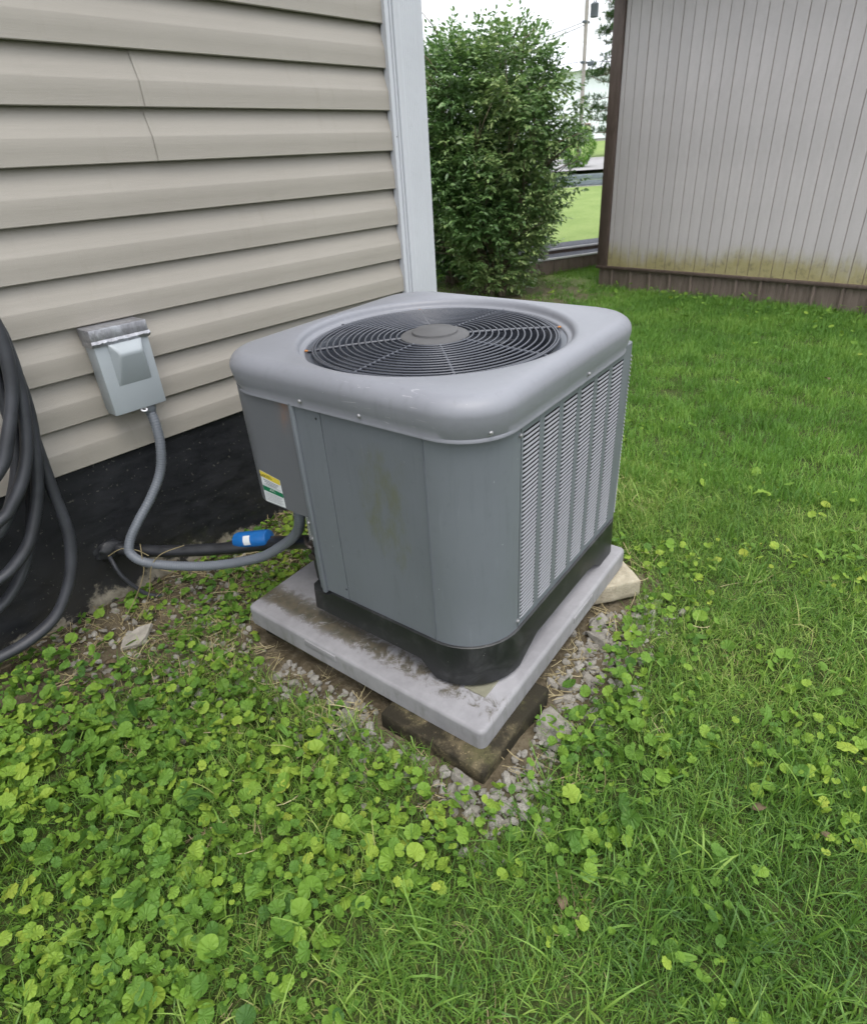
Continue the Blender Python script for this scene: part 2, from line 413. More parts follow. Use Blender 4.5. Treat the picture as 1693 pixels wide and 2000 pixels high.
def concrete(name, a, b, moss=0.0, dark=0.0):
    n = NT(name, 0.9, 0.2); f = n.noise(18, 6, 0.7); sp_ = n.voro(160)
    c = n.mix(n.bw(f, 0.3, 0.7), a, b)
    c = n.mix(n.bw(sp_, 0.26, 0.08, 0, 0.6), c, (0.42, 0.33, 0.19))
    if moss: c = n.mix(n.bw(n.noise(7, 5, 0.7), 0.40, 0.62, 0, moss), c, (0.05, 0.055, 0.018))
    if dark: c = n.mix(n.bw(n.noise(9, 5, 0.7, n.co('Object', (1, 1, 1), (5, 2, 1))), 0.38, 0.55, 0, dark), c, (0.022, 0.019, 0.013))
    n.color(c).bump(n.math('ADD', f, n.noise(150, 3)), 0.6, 0.004); return n.m
M_BLOCKD = concrete('mossy_concrete', srgb(70, 64, 50), srgb(104, 94, 74), 0.65, 0.95)
M_BLOCKL = concrete('pale_concrete', srgb(150, 141, 124), srgb(176, 168, 150), 0.2, 0.0)
n = NT('limestone', 0.85, 0.25); f = n.noise(22, 6, 0.7); rd = n.rnd()
c = n.mix(n.bw(f, 0.3, 0.7), srgb(122, 119, 112), srgb(182, 178, 170))
c = n.mix(n.bw(rd, 0.0, 1.0, 0.0, 0.6), c, srgb(126, 120, 110))
c = n.mix(n.bw(n.noise(6, 5, 0.7), 0.52, 0.72, 0, 0.5), c, srgb(84, 78, 62))
n.color(c).bump(f, 0.6, 0.01); M_STONE = n.m
M_BOX = simple('pale_blue_grey_enamel', (0.32, 0.35, 0.375), 0.42, 0.45, var=0.05, scale=5)
n = NT('foil_tape', 0.35, 0.5, 0.5)
f = n.noise(16, 5, 0.6, n.co('Object', (2.5, 1, 1)), 0.8)
n.color(n.mix(n.bw(f, 0.35, 0.7), (0.24, 0.24, 0.26), (0.36, 0.37, 0.40))).bump(f, 0.7, 0.006); M_TAPE = n.m
M_CONDUIT = simple('grey_conduit', (0.118, 0.130, 0.150), 0.42, 0.45, var=0.1, scale=9)
M_HOSE = simple('dark_grey_hose', (0.034, 0.036, 0.043), 0.48, 0.45, var=0.35, scale=11, bump=0.12, bscale=40)
M_FOAM = simple('black_pipe_foam', (0.016, 0.017, 0.02), 0.45, 0.45, var=0.3, scale=20)
M_BLUE = simple('blue_filter_enamel', (0.010, 0.115, 0.36), 0.4, 0.45, var=0.15, scale=20)
M_COPPER = simple('tarnished_copper', (0.06, 0.05, 0.045), 0.5, 0.5, 0.5, var=0.3, scale=30)
M_BRACKET = simple('hanger_metal', (0.12, 0.12, 0.12), 0.5, 0.5, 0.6)
# shed
n = NT('painted_shed_board', 0.6, 0.25)
pos = n.geo(); s = n.xyz(pos)
f = n.noise(3, 5, 0.6, n.co('Object', (1, 1, 0.5))); gr = n.noise(22, 5, 0.6, n.co('Object', (1.0, 1, 6)))
c = n.mix(n.bw(f, 0.3, 0.7), srgb(176, 171, 172), srgb(192, 186, 187))
c = n.mix(n.bw(gr, 0.5, 0.8, 0, 0.28), c, srgb(158, 151, 147))
c = n.mix(n.bw(n.rnd(), 0, 1, 0, 0.3), c, srgb(172, 167, 168))
c = n.mix(n.bw(n.noise(7, 6, 0.7, n.co('Object', (3, 3, 0.4))), 0.55, 0.8, 0, 0.35), c, srgb(150, 143, 136))
edge = n.math('ADD', s[2], n.math('MULTIPLY', n.noise(2.6, 4, 0.6, pos), -0.30))
strk = n.n('ShaderNodeMapping'); n.link(pos, strk.inputs[0]); strk.inputs['Scale'].default_value = (1, 1, 0.16)
edge = n.math('ADD', edge, n.math('MULTIPLY', n.noise(24, 5, 0.65, strk.outputs[0]), -0.20))
al = n.bw(edge, 0.23, 0.0)
ac_ = n.ramp(n.noise(16, 7, 0.75, pos), [(0.30, (0.10, 0.085, 0.03)), (0.48, (0.30, 0.26, 0.095)), (0.70, (0.33, 0.29, 0.12))])
n.color(n.mix(n.math('MULTIPLY', al, 0.85), c, ac_)).bump(gr, 0.25, 0.003); M_SHED = n.m
n = NT('groove_paint', 0.7, 0.2)
n.color(n.ramp(n.noise(12, 5, 0.6, n.co('Object', (1, 1, 0.4))), [(0.3, srgb(120, 108, 98)[:3]), (0.7, srgb(164, 152, 142)[:3])])); M_GROOVE = n.m
def brown(name, a, b, sc=(1, 1, 1)):
    n = NT(name, 0.55, 0.35); f = n.noise(9, 6, 0.65, n.co('Object', sc), 0.5)
    n.color(n.ramp(f, [(0.3, a[:3]), (0.7, b[:3])])).bump(f, 0.2, 0.003); return n.m
M_BROWN = brown('brown_trim_paint', srgb(74, 62, 57), srgb(96, 83, 77), (3, 3, 0.6))
M_SKIRT = brown('brown_skirting_metal', srgb(96, 85, 78), srgb(122, 109, 101), (3, 3, 0.5))
n = NT('asphalt_shingle', 0.9, 0.2); n.color(n.ramp(n.noise(140, 4), [(0.35, (0.03, 0.032, 0.04)), (0.7, (0.15, 0.155, 0.18))])).bump(n.noise(160, 3), 0.6, 0.004); M_SHINGLE = n.m
M_DRIP = simple('white_metal_edge', (0.6, 0.6, 0.62), 0.4, 0.4, var=0.05)
# ground
n = NT('soil_and_lawn', 0.95, 0.15)
pos = n.geo(); s = n.xyz(pos)
f1 = n.noise(1.7, 6, 0.65, pos); f2 = n.noise(28, 6, 0.7, pos); f3 = n.noise(90, 4, 0.6, pos)
soil = n.ramp(f2, [(0.25, (0.045, 0.036, 0.022)), (0.5, (0.105, 0.085, 0.055)), (0.75, (0.20, 0.17, 0.12))])
thatch = n.ramp(f3, [(0.3, (0.022, 0.032, 0.010)), (0.55, (0.05, 0.07, 0.019)), (0.8, (0.12, 0.11, 0.05))])
lawn = n.ramp(n.math('ADD', n.math('MULTIPLY', f2, 0.5), n.math('MULTIPLY', f1, 0.5)), [(0.32, (0.115, 0.175, 0.05)), (0.5, (0.17, 0.235, 0.075)), (0.68, (0.24, 0.29, 0.11))])
# bare strip along the house and around the pad, bed under the shrubs
m_wall = n.math('MULTIPLY', n.bw(s[1], -0.60, -0.28), n.bw(s[0], 1.0, 0.6))
px_ = n.math('ABSOLUTE', n.math('ADD', s[0], 0.02)); py_ = n.math('ABSOLUTE', n.math('ADD', s[1], 0.86))
dp = n.math('MAXIMUM', px_, py_)
m_pad = n.bw(n.math('ADD', dp, n.math('MULTIPLY', f1, 0.16)), 0.70, 0.55)
bx = n.math('ADD', s[0], -4.35); by = n.math('ADD', s[1], -1.95)
db = n.math('SQRT', n.math('ADD', n.math('MULTIPLY', bx, bx), n.math('MULTIPLY', n.math('MULTIPLY', by, by), 0.5)))
m_bed = n.math('MULTIPLY', n.bw(n.math('ADD', db, n.math('MULTIPLY', f1, 0.7)), 1.35, 0.85), 0.85)
bare = n.math('MAXIMUM', n.math('MAXIMUM', m_wall, m_pad), m_bed)
dd = n.math('ADD', n.math('MULTIPLY', n.math('ADD', s[0], -float(CAM[0])), float(VD[0])), n.math('MULTIPLY', n.math('ADD', s[1], -float(CAM[1])), float(VD[1])))
col = n.mix(n.bw(dd, 5.2, 7.5), thatch, lawn)
col = n.mix(bare, col, soil)
n.color(col).bump(f2, 0.8, 0.02); M_GROUND = n.m
n = NT('asphalt_road', 0.9, 0.2); n.color(n.ramp(n.noise(3, 6), [(0.3, (0.22, 0.215, 0.22)), (0.7, (0.31, 0.305, 0.31))])); M_ROAD = n.m
M_TIMBER = brown('weathered_timber', srgb(84, 92, 100), srgb(128, 138, 146), (0.6, 2, 6))
# foliage
def foliage(name, stops, rough=0.5, trans=0.35, tr_col=(0.16, 0.30, 0.03, 1), veins=False, spec=0.3, patch=0.6):
    n = NT(name, rough, spec)
    pos = n.geo()
    f = n.math('ADD', n.math('MULTIPLY', n.rnd(), 0.34), n.math('MULTIPLY', n.attr('tint'), 0.32))
    f = n.math('ADD', f, n.math('MULTIPLY', n.bw(n.noise(patch, 4, 0.6, pos), 0.3, 0.7), 0.36))
    c = n.ramp(f, stops)
    if veins:
        a = n.attr('ang'); r = n.attr('rad')
        v = n.math('ABSOLUTE', n.math('SINE', n.math('ADD', n.math('MULTIPLY', a, 4.5), n.math('MULTIPLY', r, 0.6))))
        c = n.mix(n.bw(v, 0.16, 0.02, 0, 0.26), c, (0.24, 0.38, 0.09))
        n.bump(v, 0.45, 0.004)
        sp_ = n.noise(170, 2, 0.5, pos); c = n.mix(n.bw(sp_, 0.72, 0.76, 0, 0.5), c, (0.22, 0.20, 0.06))
    n.color(c); n.translucent(n.mix(0.5, c, tr_col), trans); return n.m
G = lambda *s: [(p, c) for p, c in s]
M_GRASS = foliage('grass_blades', G((0.12, (0.046, 0.108, 0.025)), (0.34, (0.095, 0.20, 0.036)), (0.56, (0.16, 0.29, 0.05)), (0.74, (0.28, 0.40, 0.085)), (0.88, (0.46, 0.41, 0.19))), 0.45, 0.35)
M_LAWN = foliage('lawn_blades', G((0.08, (0.058, 0.135, 0.026)), (0.36, (0.100, 0.225, 0.038)), (0.62, (0.150, 0.30, 0.050)), (0.86, (0.25, 0.39, 0.08))), 0.5, 0.35, patch=2.2)
M_VIOLET = foliage('violet_leaves', G((0.08, (0.042, 0.105, 0.024)), (0.32, (0.088, 0.19, 0.030)), (0.56, (0.155, 0.28, 0.036)), (0.80, (0.26, 0.365, 0.048)), (0.98, (0.40, 0.42, 0.07))), 0.55, 0.3, veins=True, spec=0.25, patch=1.7)
M_BUSH = foliage('shrub_leaves', G((0.10, (0.050, 0.108, 0.040)), (0.36, (0.095, 0.185, 0.064)), (0.60, (0.155, 0.26, 0.09)), (0.85, (0.30, 0.38, 0.15))), 0.36, 0.25, (0.10, 0.22, 0.03, 1), spec=0.45, patch=1.6)
M_PINE = foliage('pine_needles', G((0.1, (0.025, 0.062, 0.025)), (0.5, (0.045, 0.095, 0.035)), (0.9, (0.10, 0.16, 0.05))), 0.5, 0.2, patch=0.8)
M_STRAW = foliage('dry_straw', G((0.1, (0.16, 0.13, 0.07)), (0.5, (0.34, 0.28, 0.15)), (0.9, (0.50, 0.44, 0.27))), 0.7, 0.15, (0.3, 0.24, 0.12, 1))
M_DEAD = simple('dead_leaf', (0.125, 0.092, 0.058), 0.8, 0.2, var=0.35, scale=40)
M_BARK = brown('shrub_bark', (0.085, 0.065, 0.045), (0.21, 0.165, 0.115), (3, 3, 0.6))
M_POLE = brown('weathered_pole', (0.22, 0.205, 0.18), (0.34, 0.32, 0.29), (4, 4, 0.2))
M_TRANSF = simple('transformer_grey', (0.07, 0.085, 0.095), 0.5, 0.4)
M_WIRE = simple('utility_wire', (0.10, 0.10, 0.11), 0.6, 0.3)
M_FARWHITE = simple('far_white_siding', (0.80, 0.84, 0.90), 0.6, 0.3, var=0.03)
M_FARROOF = simple('far_roof', (0.62, 0.64, 0.68), 0.8, 0.2, var=0.05)
M_FARBASE = simple('far_block_base', (0.30, 0.30, 0.29), 0.9, 0.2)
M_FARWIN = simple('far_window_frame', (0.28, 0.18, 0.12), 0.6, 0.3)
M_GLASS = simple('dark_glass', (0.05, 0.06, 0.07), 0.1, 0.6)

# ================================================================== SETTING
def axis(a0, a1, fine, far, grow=1.22):
    mid = list(np.arange(a0, a1 + 1e-6, fine)); st = fine; v = a1; hi = []
    while v < far: st *= grow; v += st; hi.append(v)
    st = fine; v = a0; lo = []
    while v > -far: st *= grow; v -= st; lo.append(v)
    return np.array(lo[::-1] + mid + hi)
gx = axis(-2.2, 6.0, 0.05, 160); gy = axis(-3.0, 3.4, 0.05, 160)
X, Y = np.meshgrid(gx, gy, indexing='ij'); Z = gz(X, Y)
bumpn = RNG.normal(0, 0.0035, Z.shape); nearm = (np.abs(X) < 3) & (np.abs(Y) < 3.2); Z = Z + bumpn * nearm
nx, ny = X.shape
ii, jj = np.meshgrid(np.arange(nx - 1), np.arange(ny - 1), indexing='ij')
a = (ii * ny + jj).ravel(); F = np.stack([a, a + ny, a + ny + 1, a + 1], 1)
gm = fast_mesh('ground', np.stack([X, Y, Z], -1).reshape(-1, 3), F); gm.materials.append(M_GROUND)
gm.polygons.foreach_set('use_smooth', [True] * len(gm.polygons))
go_ = bpy.data.objects.new('ground', gm); COL.objects.link(go_); tag(go_, kind='structure')

def strip(name, d0, d1, l0, l1, nd, nl, dz, mat):
    V = []; Fc = []
    for i in range(nd + 1):
        for j in range(nl + 1):
            d = d0 + (d1 - d0) * i / nd; l = l0 + (l1 - l0) * j / nl
            x = CAM[0] + VD[0] * d - VD[1] * l; y = CAM[1] + VD[1] * d + VD[0] * l
            V.append((x, y, gzf(x, y) + dz))
    for i in range(nd):
        for j in range(nl):
            k = i * (nl + 1) + j; Fc.append((k, k + nl + 1, k + nl + 2, k + 1))
    return mesh_obj(name, V, Fc, mat, None, True)
tag(strip('road', 18.4, 26.0, -60, 60, 8, 60, 0.05, M_ROAD), kind='structure')

# ------------------------------------------------------------------ house
ZB, CS = 0.4872, 0.127
house = empty('house', (0, 0, 0)); tag(house, 'beige vinyl sided house wall on a black coated foundation', 'house')
XL, XC = -4.2, 0.815
# foundation: gently uneven front face
nxs, nzs = 200, 22
V = []; Fc = []
for i in range(nxs + 1):
    for j in range(nzs + 1):
        x = XL + (0.955 - XL) * i / nxs; z = -0.25 + (0.56 + 0.25) * j / nzs
        yv = 0.016 + 0.004 * mnoise.noise(Vector((x * 3, z * 5, 0))) + 0.0025 * mnoise.noise(Vector((x * 14, z * 20, 3)))
        yv -= max(0, 0.05 - z) * 0.10
        V.append((x, yv, z))
for i in range(nxs):
    for j in range(nzs):
        k = i * (nzs + 1) + j; Fc.append((k, k + nzs + 1, k + nzs + 2, k + 1))
b0 = len(V)
for x, y in ((XL, 0.3), (XL, 4.5), (0.955, 4.5), (0.955, 0.02)):
    V += [(x, y, -0.25), (x, y, 0.56)]
Fc += [(b0 + 2, b0 + 4, b0 + 5, b0 + 3), (b0 + 4, b0 + 6, b0 + 7, b0 + 5), (b0, b0 + 2, b0 + 3, b0 + 1)]
mesh_obj('foundation', V, Fc, M_FOUND, house, True)
# Dutch lap course profile (y, z) relative to the course bottom; outermost at y = 0
def lap(yo=0.0):
    p = [(0.013, 0.002), (0.010, -0.001), (0.001, -0.001), (-0.0005, 0.001), (0.0, 0.006), (0.0, 0.030), (0.0002, 0.057), (0.0012, 0.0605), (0.0030, 0.0640)]
    for k in range(1, 7):
        t = k / 6; p.append((0.0030 + 0.0180 * (t ** 0.95), 0.0640 + 0.058 * t))
    p.append((0.0222, CS + 0.012))
    return [(y + yo, z) for y, z in p]
for k in range(18):
    z0 = ZB + k * CS
    segs = [(XL, XC + 0.02, 0)]
    if k in (6, 7): segs = [(XL, -0.115, 0), (-0.1445, XC + 0.02, -0.0028)]
    elif k in (2, 3): segs = [(XL, -1.9, 0), (-1.93, XC + 0.02, -0.0028)]
    elif k in (10, 11): segs = [(XL, 0.2, 0), (0.17, XC + 0.02, -0.0028)]
    for xa, xb, yo in segs:
        o = sweep('siding_board', [(y, z + z0) for y, z in lap(yo)], xa, xb, 'x', M_SIDING, house, autosmooth=40)
# walls behind the boards, end wall and eaves
box('wall_sheathing', XL, 0.95, 0.040, 4.4, 0.45, 2.78, M_SIDING, house)
for k in range(18):
    o = sweep('siding_board', [(y, z + ZB + k * CS) for y, z in lap()], 0.13, 4.4, 'x', M_SIDING, house, autosmooth=40)
    o.rotation_euler = (0, 0, PI / 2); o.location = (0.985, 0, 0)
# corner post with fluted faces
prof = [(0.800, 0.012), (0.800, -0.014), (0.808, -0.017), (0.815, -0.017), (0.817, -0.012), (0.820, -0.012), (0.822, -0.018), (0.829, -0.018), (0.831, -0.013), (0.834, -0.013), (0.836, -0.021), (0.844, -0.023), (0.852, -0.029)]
xx = 0.858
while xx < 0.938:
    prof += [(xx, -0.0300), (xx + 0.0075, -0.0300), (xx + 0.0085, -0.0290), (xx + 0.0095, -0.0290)]; xx += 0.0105
prof += [(0.9435, -0.030), (0.945, -0.022), (0.950, -0.0205), (0.984, -0.024), (0.990, -0.018), (0.992, 0.0), (0.992, 0.13), (0.985, 0.14), (0.955, 0.14)]
sweep('corner_post', prof, 0.462, 2.78, 'z', M_WHITE, house, autosmooth=25)
lathe('screw', [(0, 0.0006), (0.0022, 0.0006), (0.0022, -0.003)], 10, M_INK, house, (0.8115, -0.0172, 1.292), (PI / 2, 0, 0))
box('eave', XL - 0.2, 1.2, -0.32, 4.7, 2.78, 2.95, M_WHITE, house, 0.01)
V = [(XL - 0.2, -0.36, 2.95), (1.25, -0.36, 2.95), (1.25, 4.74, 2.95), (XL - 0.2, 4.74, 2.95), (XL - 0.2, 2.2, 4.0), (1.25, 2.2, 4.0)]
mesh_obj('roof', V, [(0, 1, 5, 4), (3, 4, 5, 2), (1, 2, 5), (0, 4, 3)], M_SHINGLE, house)

# ------------------------------------------------------------------ shed
shed = empty('shed', (4.857, 1.169, 0), (0, 0, math.radians(-96.73)))
tag(shed, 'pale grey grooved board shed with brown corner trim and skirting', 'shed')
SL, SH = 5.2, 2.5
box('wall_backing', 0.02, SL - 0.02, 0.0165, 3.6, 0.10, SH, M_GROOVE, shed)
s0 = 0.088; pitch = 0.0945; k = 0
bmeshes = {}
while s0 < SL - 0.1:
    wdt = pitch * (0.46 if k == 0 else 1.0)
    o = box('wall_board', 0, wdt - 0.0050, 0, 0.02, 0, SH - 0.2, M_SHED, shed, 0.002, 1) if k < 2 else None
    if k >= 2:
        o = bpy.data.objects.new('wall_board', bmeshes['b']); COL.objects.link(o); o.parent = shed
    elif k == 1: bmeshes['b'] = o.data
    o.location = (s0, 0.010 + 0.0015 * math.sin(k * 2.4), 0.2)
    s0 += wdt; k += 1
box('corner_trim', -0.022, 0.084, -0.012, 0.09, 0.19, SH, M_BROWN, shed, 0.004)
box('corner_trim', SL - 0.09, SL + 0.022, -0.012, 0.09, 0.19, SH, M_BROWN, shed, 0.004)
box('skirt_rail', -0.026, SL + 0.03, -0.020, 0.05, 0.186, 0.212, M_BROWN, shed, 0.004)
# corrugated skirting sheets with standing ribs
s0 = 0.161 - 0.204
while s0 < SL:
    pr = []
    for (u, v) in ((0.006, 0.012), (0.05, 0.012), (0.054, 0.0145), (0.062, 0.0145), (0.066, 0.012), (0.10, 0.012), (0.104, 0.0145), (0.112, 0.0145), (0.116, 0.012), (0.15, 0.012), (0.154, 0.0145), (0.162, 0.0145), (0.166, 0.012), (0.182, 0.012), (0.185, -0.004), (0.189, -0.009), (0.203, -0.009), (0.207, -0.004), (0.2098, 0.011)):
        q = max(0.0, min(SL, s0 + u)); pr.append((q, v))
    sweep('skirting_sheet', pr, -0.08, 0.186, 'z', M_SKIRT, shed, autosmooth=25)
    s0 += 0.204
box('side_wall', 0.0, 0.018, 0.09, 3.6, 0.2, SH, M_SHED, shed)
box('side_skirting', 0.004, 0.016, 0.05, 3.6, -0.08, 0.19, M_SKIRT, shed)
box('end_wall', SL - 0.018, SL, 0.09, 3.6, -0.08, SH, M_SHED, shed)
V = [(-0.25, -0.3, SH + 0.002), (SL + 0.25, -0.3, SH + 0.002), (SL + 0.25, 3.9, SH + 0.002), (-0.25, 3.9, SH + 0.002), (-0.25, 1.8, SH + 0.8), (SL + 0.25, 1.8, SH + 0.8)]
mesh_obj('roof', V, [(0, 1, 5, 4), (3, 4, 5, 2), (1, 2, 5), (0, 4, 3), (0, 3, 2, 1)], M_SHINGLE, shed)

# ------------------------------------------------------------------ low shingled steps behind the shed corner
A = Vector((5.82, 1.667, 0)); dirv = Vector((-0.905, 0.424, 0)).normalized()
st = empty('shingled_steps', tuple(A + dirv * (-0.6)), (0, 0, math.atan2(dirv.y, dirv.x)))
tag(st, 'low dark shingle covered steps with white edges behind the shed corner', 'steps')
# local +x runs to the left in the photo, local -y is away from the camera
LEN = 1.75
for i, (y0, y1, zt) in enumerate(((0.0, -0.30, 0.195), (-0.30, -0.75, 0.245))):
    box('shingle_tread', 0, LEN, y1, y0 - 0.012, zt - 0.02, zt, M_SHINGLE, st, 0.003)
    box('white_edging', -0.005, LEN + 0.005, y0 - 0.012, y0 + 0.006, zt - 0.016, zt + 0.004, M_DRIP, st, 0.002)
box('riser_board', 0, LEN, -0.74, -0.32, -0.05, 0.224, M_SKIRT, st)
q = 0.0
while q < LEN - 0.01:
    box('skirting_board', q + 0.004, min(q + 0.2, LEN), -0.028, -0.014, -0.08, 0.174, M_SKIRT, st, 0.003); q += 0.2
box('skirting_frame', 0.0, LEN, -0.30, -0.03, -0.05, 0.17, M_BROWN, st)

# ------------------------------------------------------------------ air conditioner frame
AYAW, AT1, AT2, FY = 0.0753, 0.0288, 0.0293, -0.85937
tilt = Vector((0, 0, 1)).rotation_difference(Vector((-AT1, -AT2, 1)).normalized()).to_matrix()
AROT = (tilt @ Matrix.Rotation(AYAW, 3, 'Z'))
AEUL = AROT.to_euler()
def aw(p):
    return Vector((0, FY, 0)) + AROT @ Vector(p)

# equipment pad
PADZ0, PADZ1 = 0.067, 0.127
pad = empty('equipment_pad', (0, FY, 0), AEUL)
tag(pad, 'square light grey plastic pad under the air conditioner, dirty along one side', 'pad')
bm = box_bm(-0.440, 0.392, -0.400, 0.402, PADZ0, PADZ1)
bmesh.ops.bevel(bm, geom=[e for e in bm.edges if abs(e.verts[0].co.z - e.verts[1].co.z) > 0.01], offset=0.018, segments=4, affect='EDGES', profile=0.5)
bmesh.ops.bevel(bm, geom=[e for e in bm.edges if all(abs(v.co.z - PADZ1) < 1e-5 for v in e.verts)], offset=0.011, segments=4, affect='EDGES', profile=0.5)
bm_obj('slab', bm, M_PAD, pad, 40)
for (a0, a1) in ((-0.19, 0.0), ):
    box('moulded_tab', -0.4425, -0.43, 0.05, 0.165, 0.098, 0.1185, M_PAD, pad, 0.002)
box('moulded_tab', 0.02, 0.14, -0.4025, -0.39, 0.098, 0.1185, M_PAD, pad, 0.002)
bm = box_bm(-0.350, -0.285, -0.349, -0.29, PADZ1 - 0.004, PADZ1 + 0.004, 0.0015, 1)
bm_obj('moulded_corner_mark', bm, simple('shim_yellow_grey', (0.17, 0.165, 0.12), 0.6, var=0.2, scale=40), pad)

# blocks under the pad
def block(name, loc, size, rot, mat, label, seed=0):
    bm = box_bm(-size[0] / 2, size[0] / 2, -size[1] / 2, size[1] / 2, 0, size[2], 0.006, 2)
    bmesh.ops.subdivide_edges(bm, edges=bm.edges[:], cuts=3, use_grid_fill=True)
    for v in bm.verts:
        d = mnoise.noise_vector(v.co * 22 + Vector((seed * 7, 0, 0))) * 0.0035; v.co += d
    o = bm_obj(name, bm, mat, None, 50); o.location = loc; o.rotation_euler = (0.0, 0, rot)
    return tag(o, label, 'block')
c1 = aw((-0.325, -0.272, 0)); block('concrete_block', (c1.x - 0.012, c1.y - 0.014, -0.016), (0.30, 0.30, 0.062), AYAW - 0.02, M_BLOCKD, 'dark mossy concrete block under the near corner of the pad', 1)
block('concrete_block', (0.352, -1.185, 0.003), (0.18, 0.18, 0.060), -0.62, M_BLOCKL, 'pale concrete block jutting out under the far corner of the pad', 2)
c1 = aw((0.25, 0.25, 0)); block('concrete_block', (c1.x, c1.y, 0.0), (0.3, 0.3, 0.074), AYAW, M_BLOCKD, 'concrete block hidden under the pad corner nearest the house corner', 3)
c1 = aw((-0.27, 0.26, 0)); block('concrete_block', (c1.x, c1.y, 0.0), (0.28, 0.26, 0.064), AYAW, M_BLOCKD, 'concrete block hidden under the pad corner nearest the blue filter', 4)

# ================================================================== AIR CONDITIONER
ATILT = Vector((0, 0, 1)).rotation_difference(Vector((-AT1 * 0.6, -AT2 * 0.6, 1)).normalized()).to_matrix() @ Matrix.Rotation(AYAW, 3, 'Z')
ac = empty('air_conditioner', (AT1 * 0.3, FY + AT2 * 0.3, 0), ATILT.to_euler())
tag(ac, 'grey outdoor air conditioner unit with round fan grille standing on a pad', 'air conditioner')
H = 0.370
def rsq(half, rc, q):
    """polar radius of a rounded square in direction q"""
    c, s = abs(math.cos(q)), abs(math.sin(q))
    if c < s: c, s = s, c
    r = half / c
    if r * s <= half - rc: return r
    k = half - rc; b = k * (c + s); cc = 2 * k * k - rc * rc
    return b + math.sqrt(max(0, b * b - cc))
NA = 160
angs = [2 * PI * i / NA for i in range(NA)]
loops = []
for r, z in ((0.316, 0.8200), (0.317, 0.8245), (0.320, 0.8275), (0.325, 0.8285), (0.3285, 0.831), (0.3300, 0.836), (0.3325, 0.8415), (0.3375, 0.8455), (0.3440, 0.8475)): loops.append([(r, z)] * NA)
RC = 0.122; RR = 0.034; HO = 0.3855
for k in range(0, 9):
    t = PI / 2 * k / 8
    hh = HO - RR + RR * math.sin(t); z = 0.8485 - RR + RR * math.cos(t)
    loops.append([(max(rsq(hh, RC - RR * (1 - math.sin(t)) * 0.6, q), 0.3455), z) for q in angs])
for hh, z in ((HO - 0.0030, 0.787), (HO - 0.0080, 0.7695), (HO - 0.0065, 0.7670), (HO - 0.0065, 0.7625), (HO - 0.0105, 0.7620), (HO - 0.0125, 0.768)):
    loops.append([(rsq(hh, RC, q), z) for q in angs])
# intermediate loop so the flat top shades evenly
V = []; Fc = []
for lp in loops:
    for (r, z), q in zip(lp, angs): V.append((r * math.cos(q), r * math.sin(q), z))
for i in range(len(loops) - 1):
    for k in range(NA):
        k2 = (k + 1) % NA; Fc.append((i * NA + k, (i + 1) * NA + k, (i + 1) * NA + k2, i * NA + k2))
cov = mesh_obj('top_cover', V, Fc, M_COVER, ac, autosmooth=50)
# orifice shelf
lathe('fan_orifice', [(0.317, 0.8215), (0.298, 0.8205), (0.288, 0.812), (0.284, 0.79), (0.284, 0.71), (0.300, 0.705)], 96, M_SHELF, ac, autosmooth=50)
# grille
PH = 2.3397
def dome(r): return 0.8285 + 0.0085 * (1 - (r / 0.30) ** 2)
def torus_data(R, z, wr, seg=112, sides=6):
    V = []; F = []
    for i in range(seg):
        q = 2 * PI * i / seg
        for k in range(sides):
            a = 2 * PI * k / sides
            rr_ = R + wr * math.cos(a); V.append((rr_ * math.cos(q), rr_ * math.sin(q), z + wr * math.sin(a)))
    for i in range(seg):
        for k in range(sides):
            i2 = (i + 1) % seg; k2 = (k + 1) % sides
            F.append((i * sides + k, i2 * sides + k, i2 * sides + k2, i * sides + k2))
    return V, F
V, Fc = torus_data(0.2975, dome(0.2975), 0.0030)
grille = mesh_obj('fan_grille', V, Fc, M_GRILLE, ac, True)
rings = [0.2915] + [0.2790 - 0.01545 * i for i in range(13)]
for R in rings:
    V, Fc = torus_data(R, dome(R), 0.0024, 96 if R > 0.15 else 64); mesh_obj('wire_ring', V, Fc, M_GRILLE, grille, True)
for k in range(8):
    q = PH + k * PI / 4; rend = 0.3105 if k % 2 == 0 else 0.316
    path = [(r * math.cos(q), r * math.sin(q), (dome(r) - 0.0030) if r < 0.3 else 0.8250) for r in (0.075, 0.12, 0.17, 0.22, 0.26, 0.292, 0.303, rend)]
    tube('spoke', path, 0.0040, M_GRILLE, grille, 8)
    if k % 2 == 0:
        o = box('retaining_clip', -0.0045, 0.0045, -0.004, 0.004, 0, 0.004, M_RUST, grille, 0.0015); o.location = (0.3125 * math.cos(q), 0.3125 * math.sin(q), 0.8245); o.rotation_euler = (0, 0, q)
lathe('hub_cap', [(0.0, 0.8495), (0.052, 0.8490), (0.0555, 0.847), (0.0565, 0.8425), (0.060, 0.8415), (0.080, 0.8385), (0.084, 0.836), (0.0845, 0.829), (0.06, 0.827)], 72, M_HUB, grille, autosmooth=40)
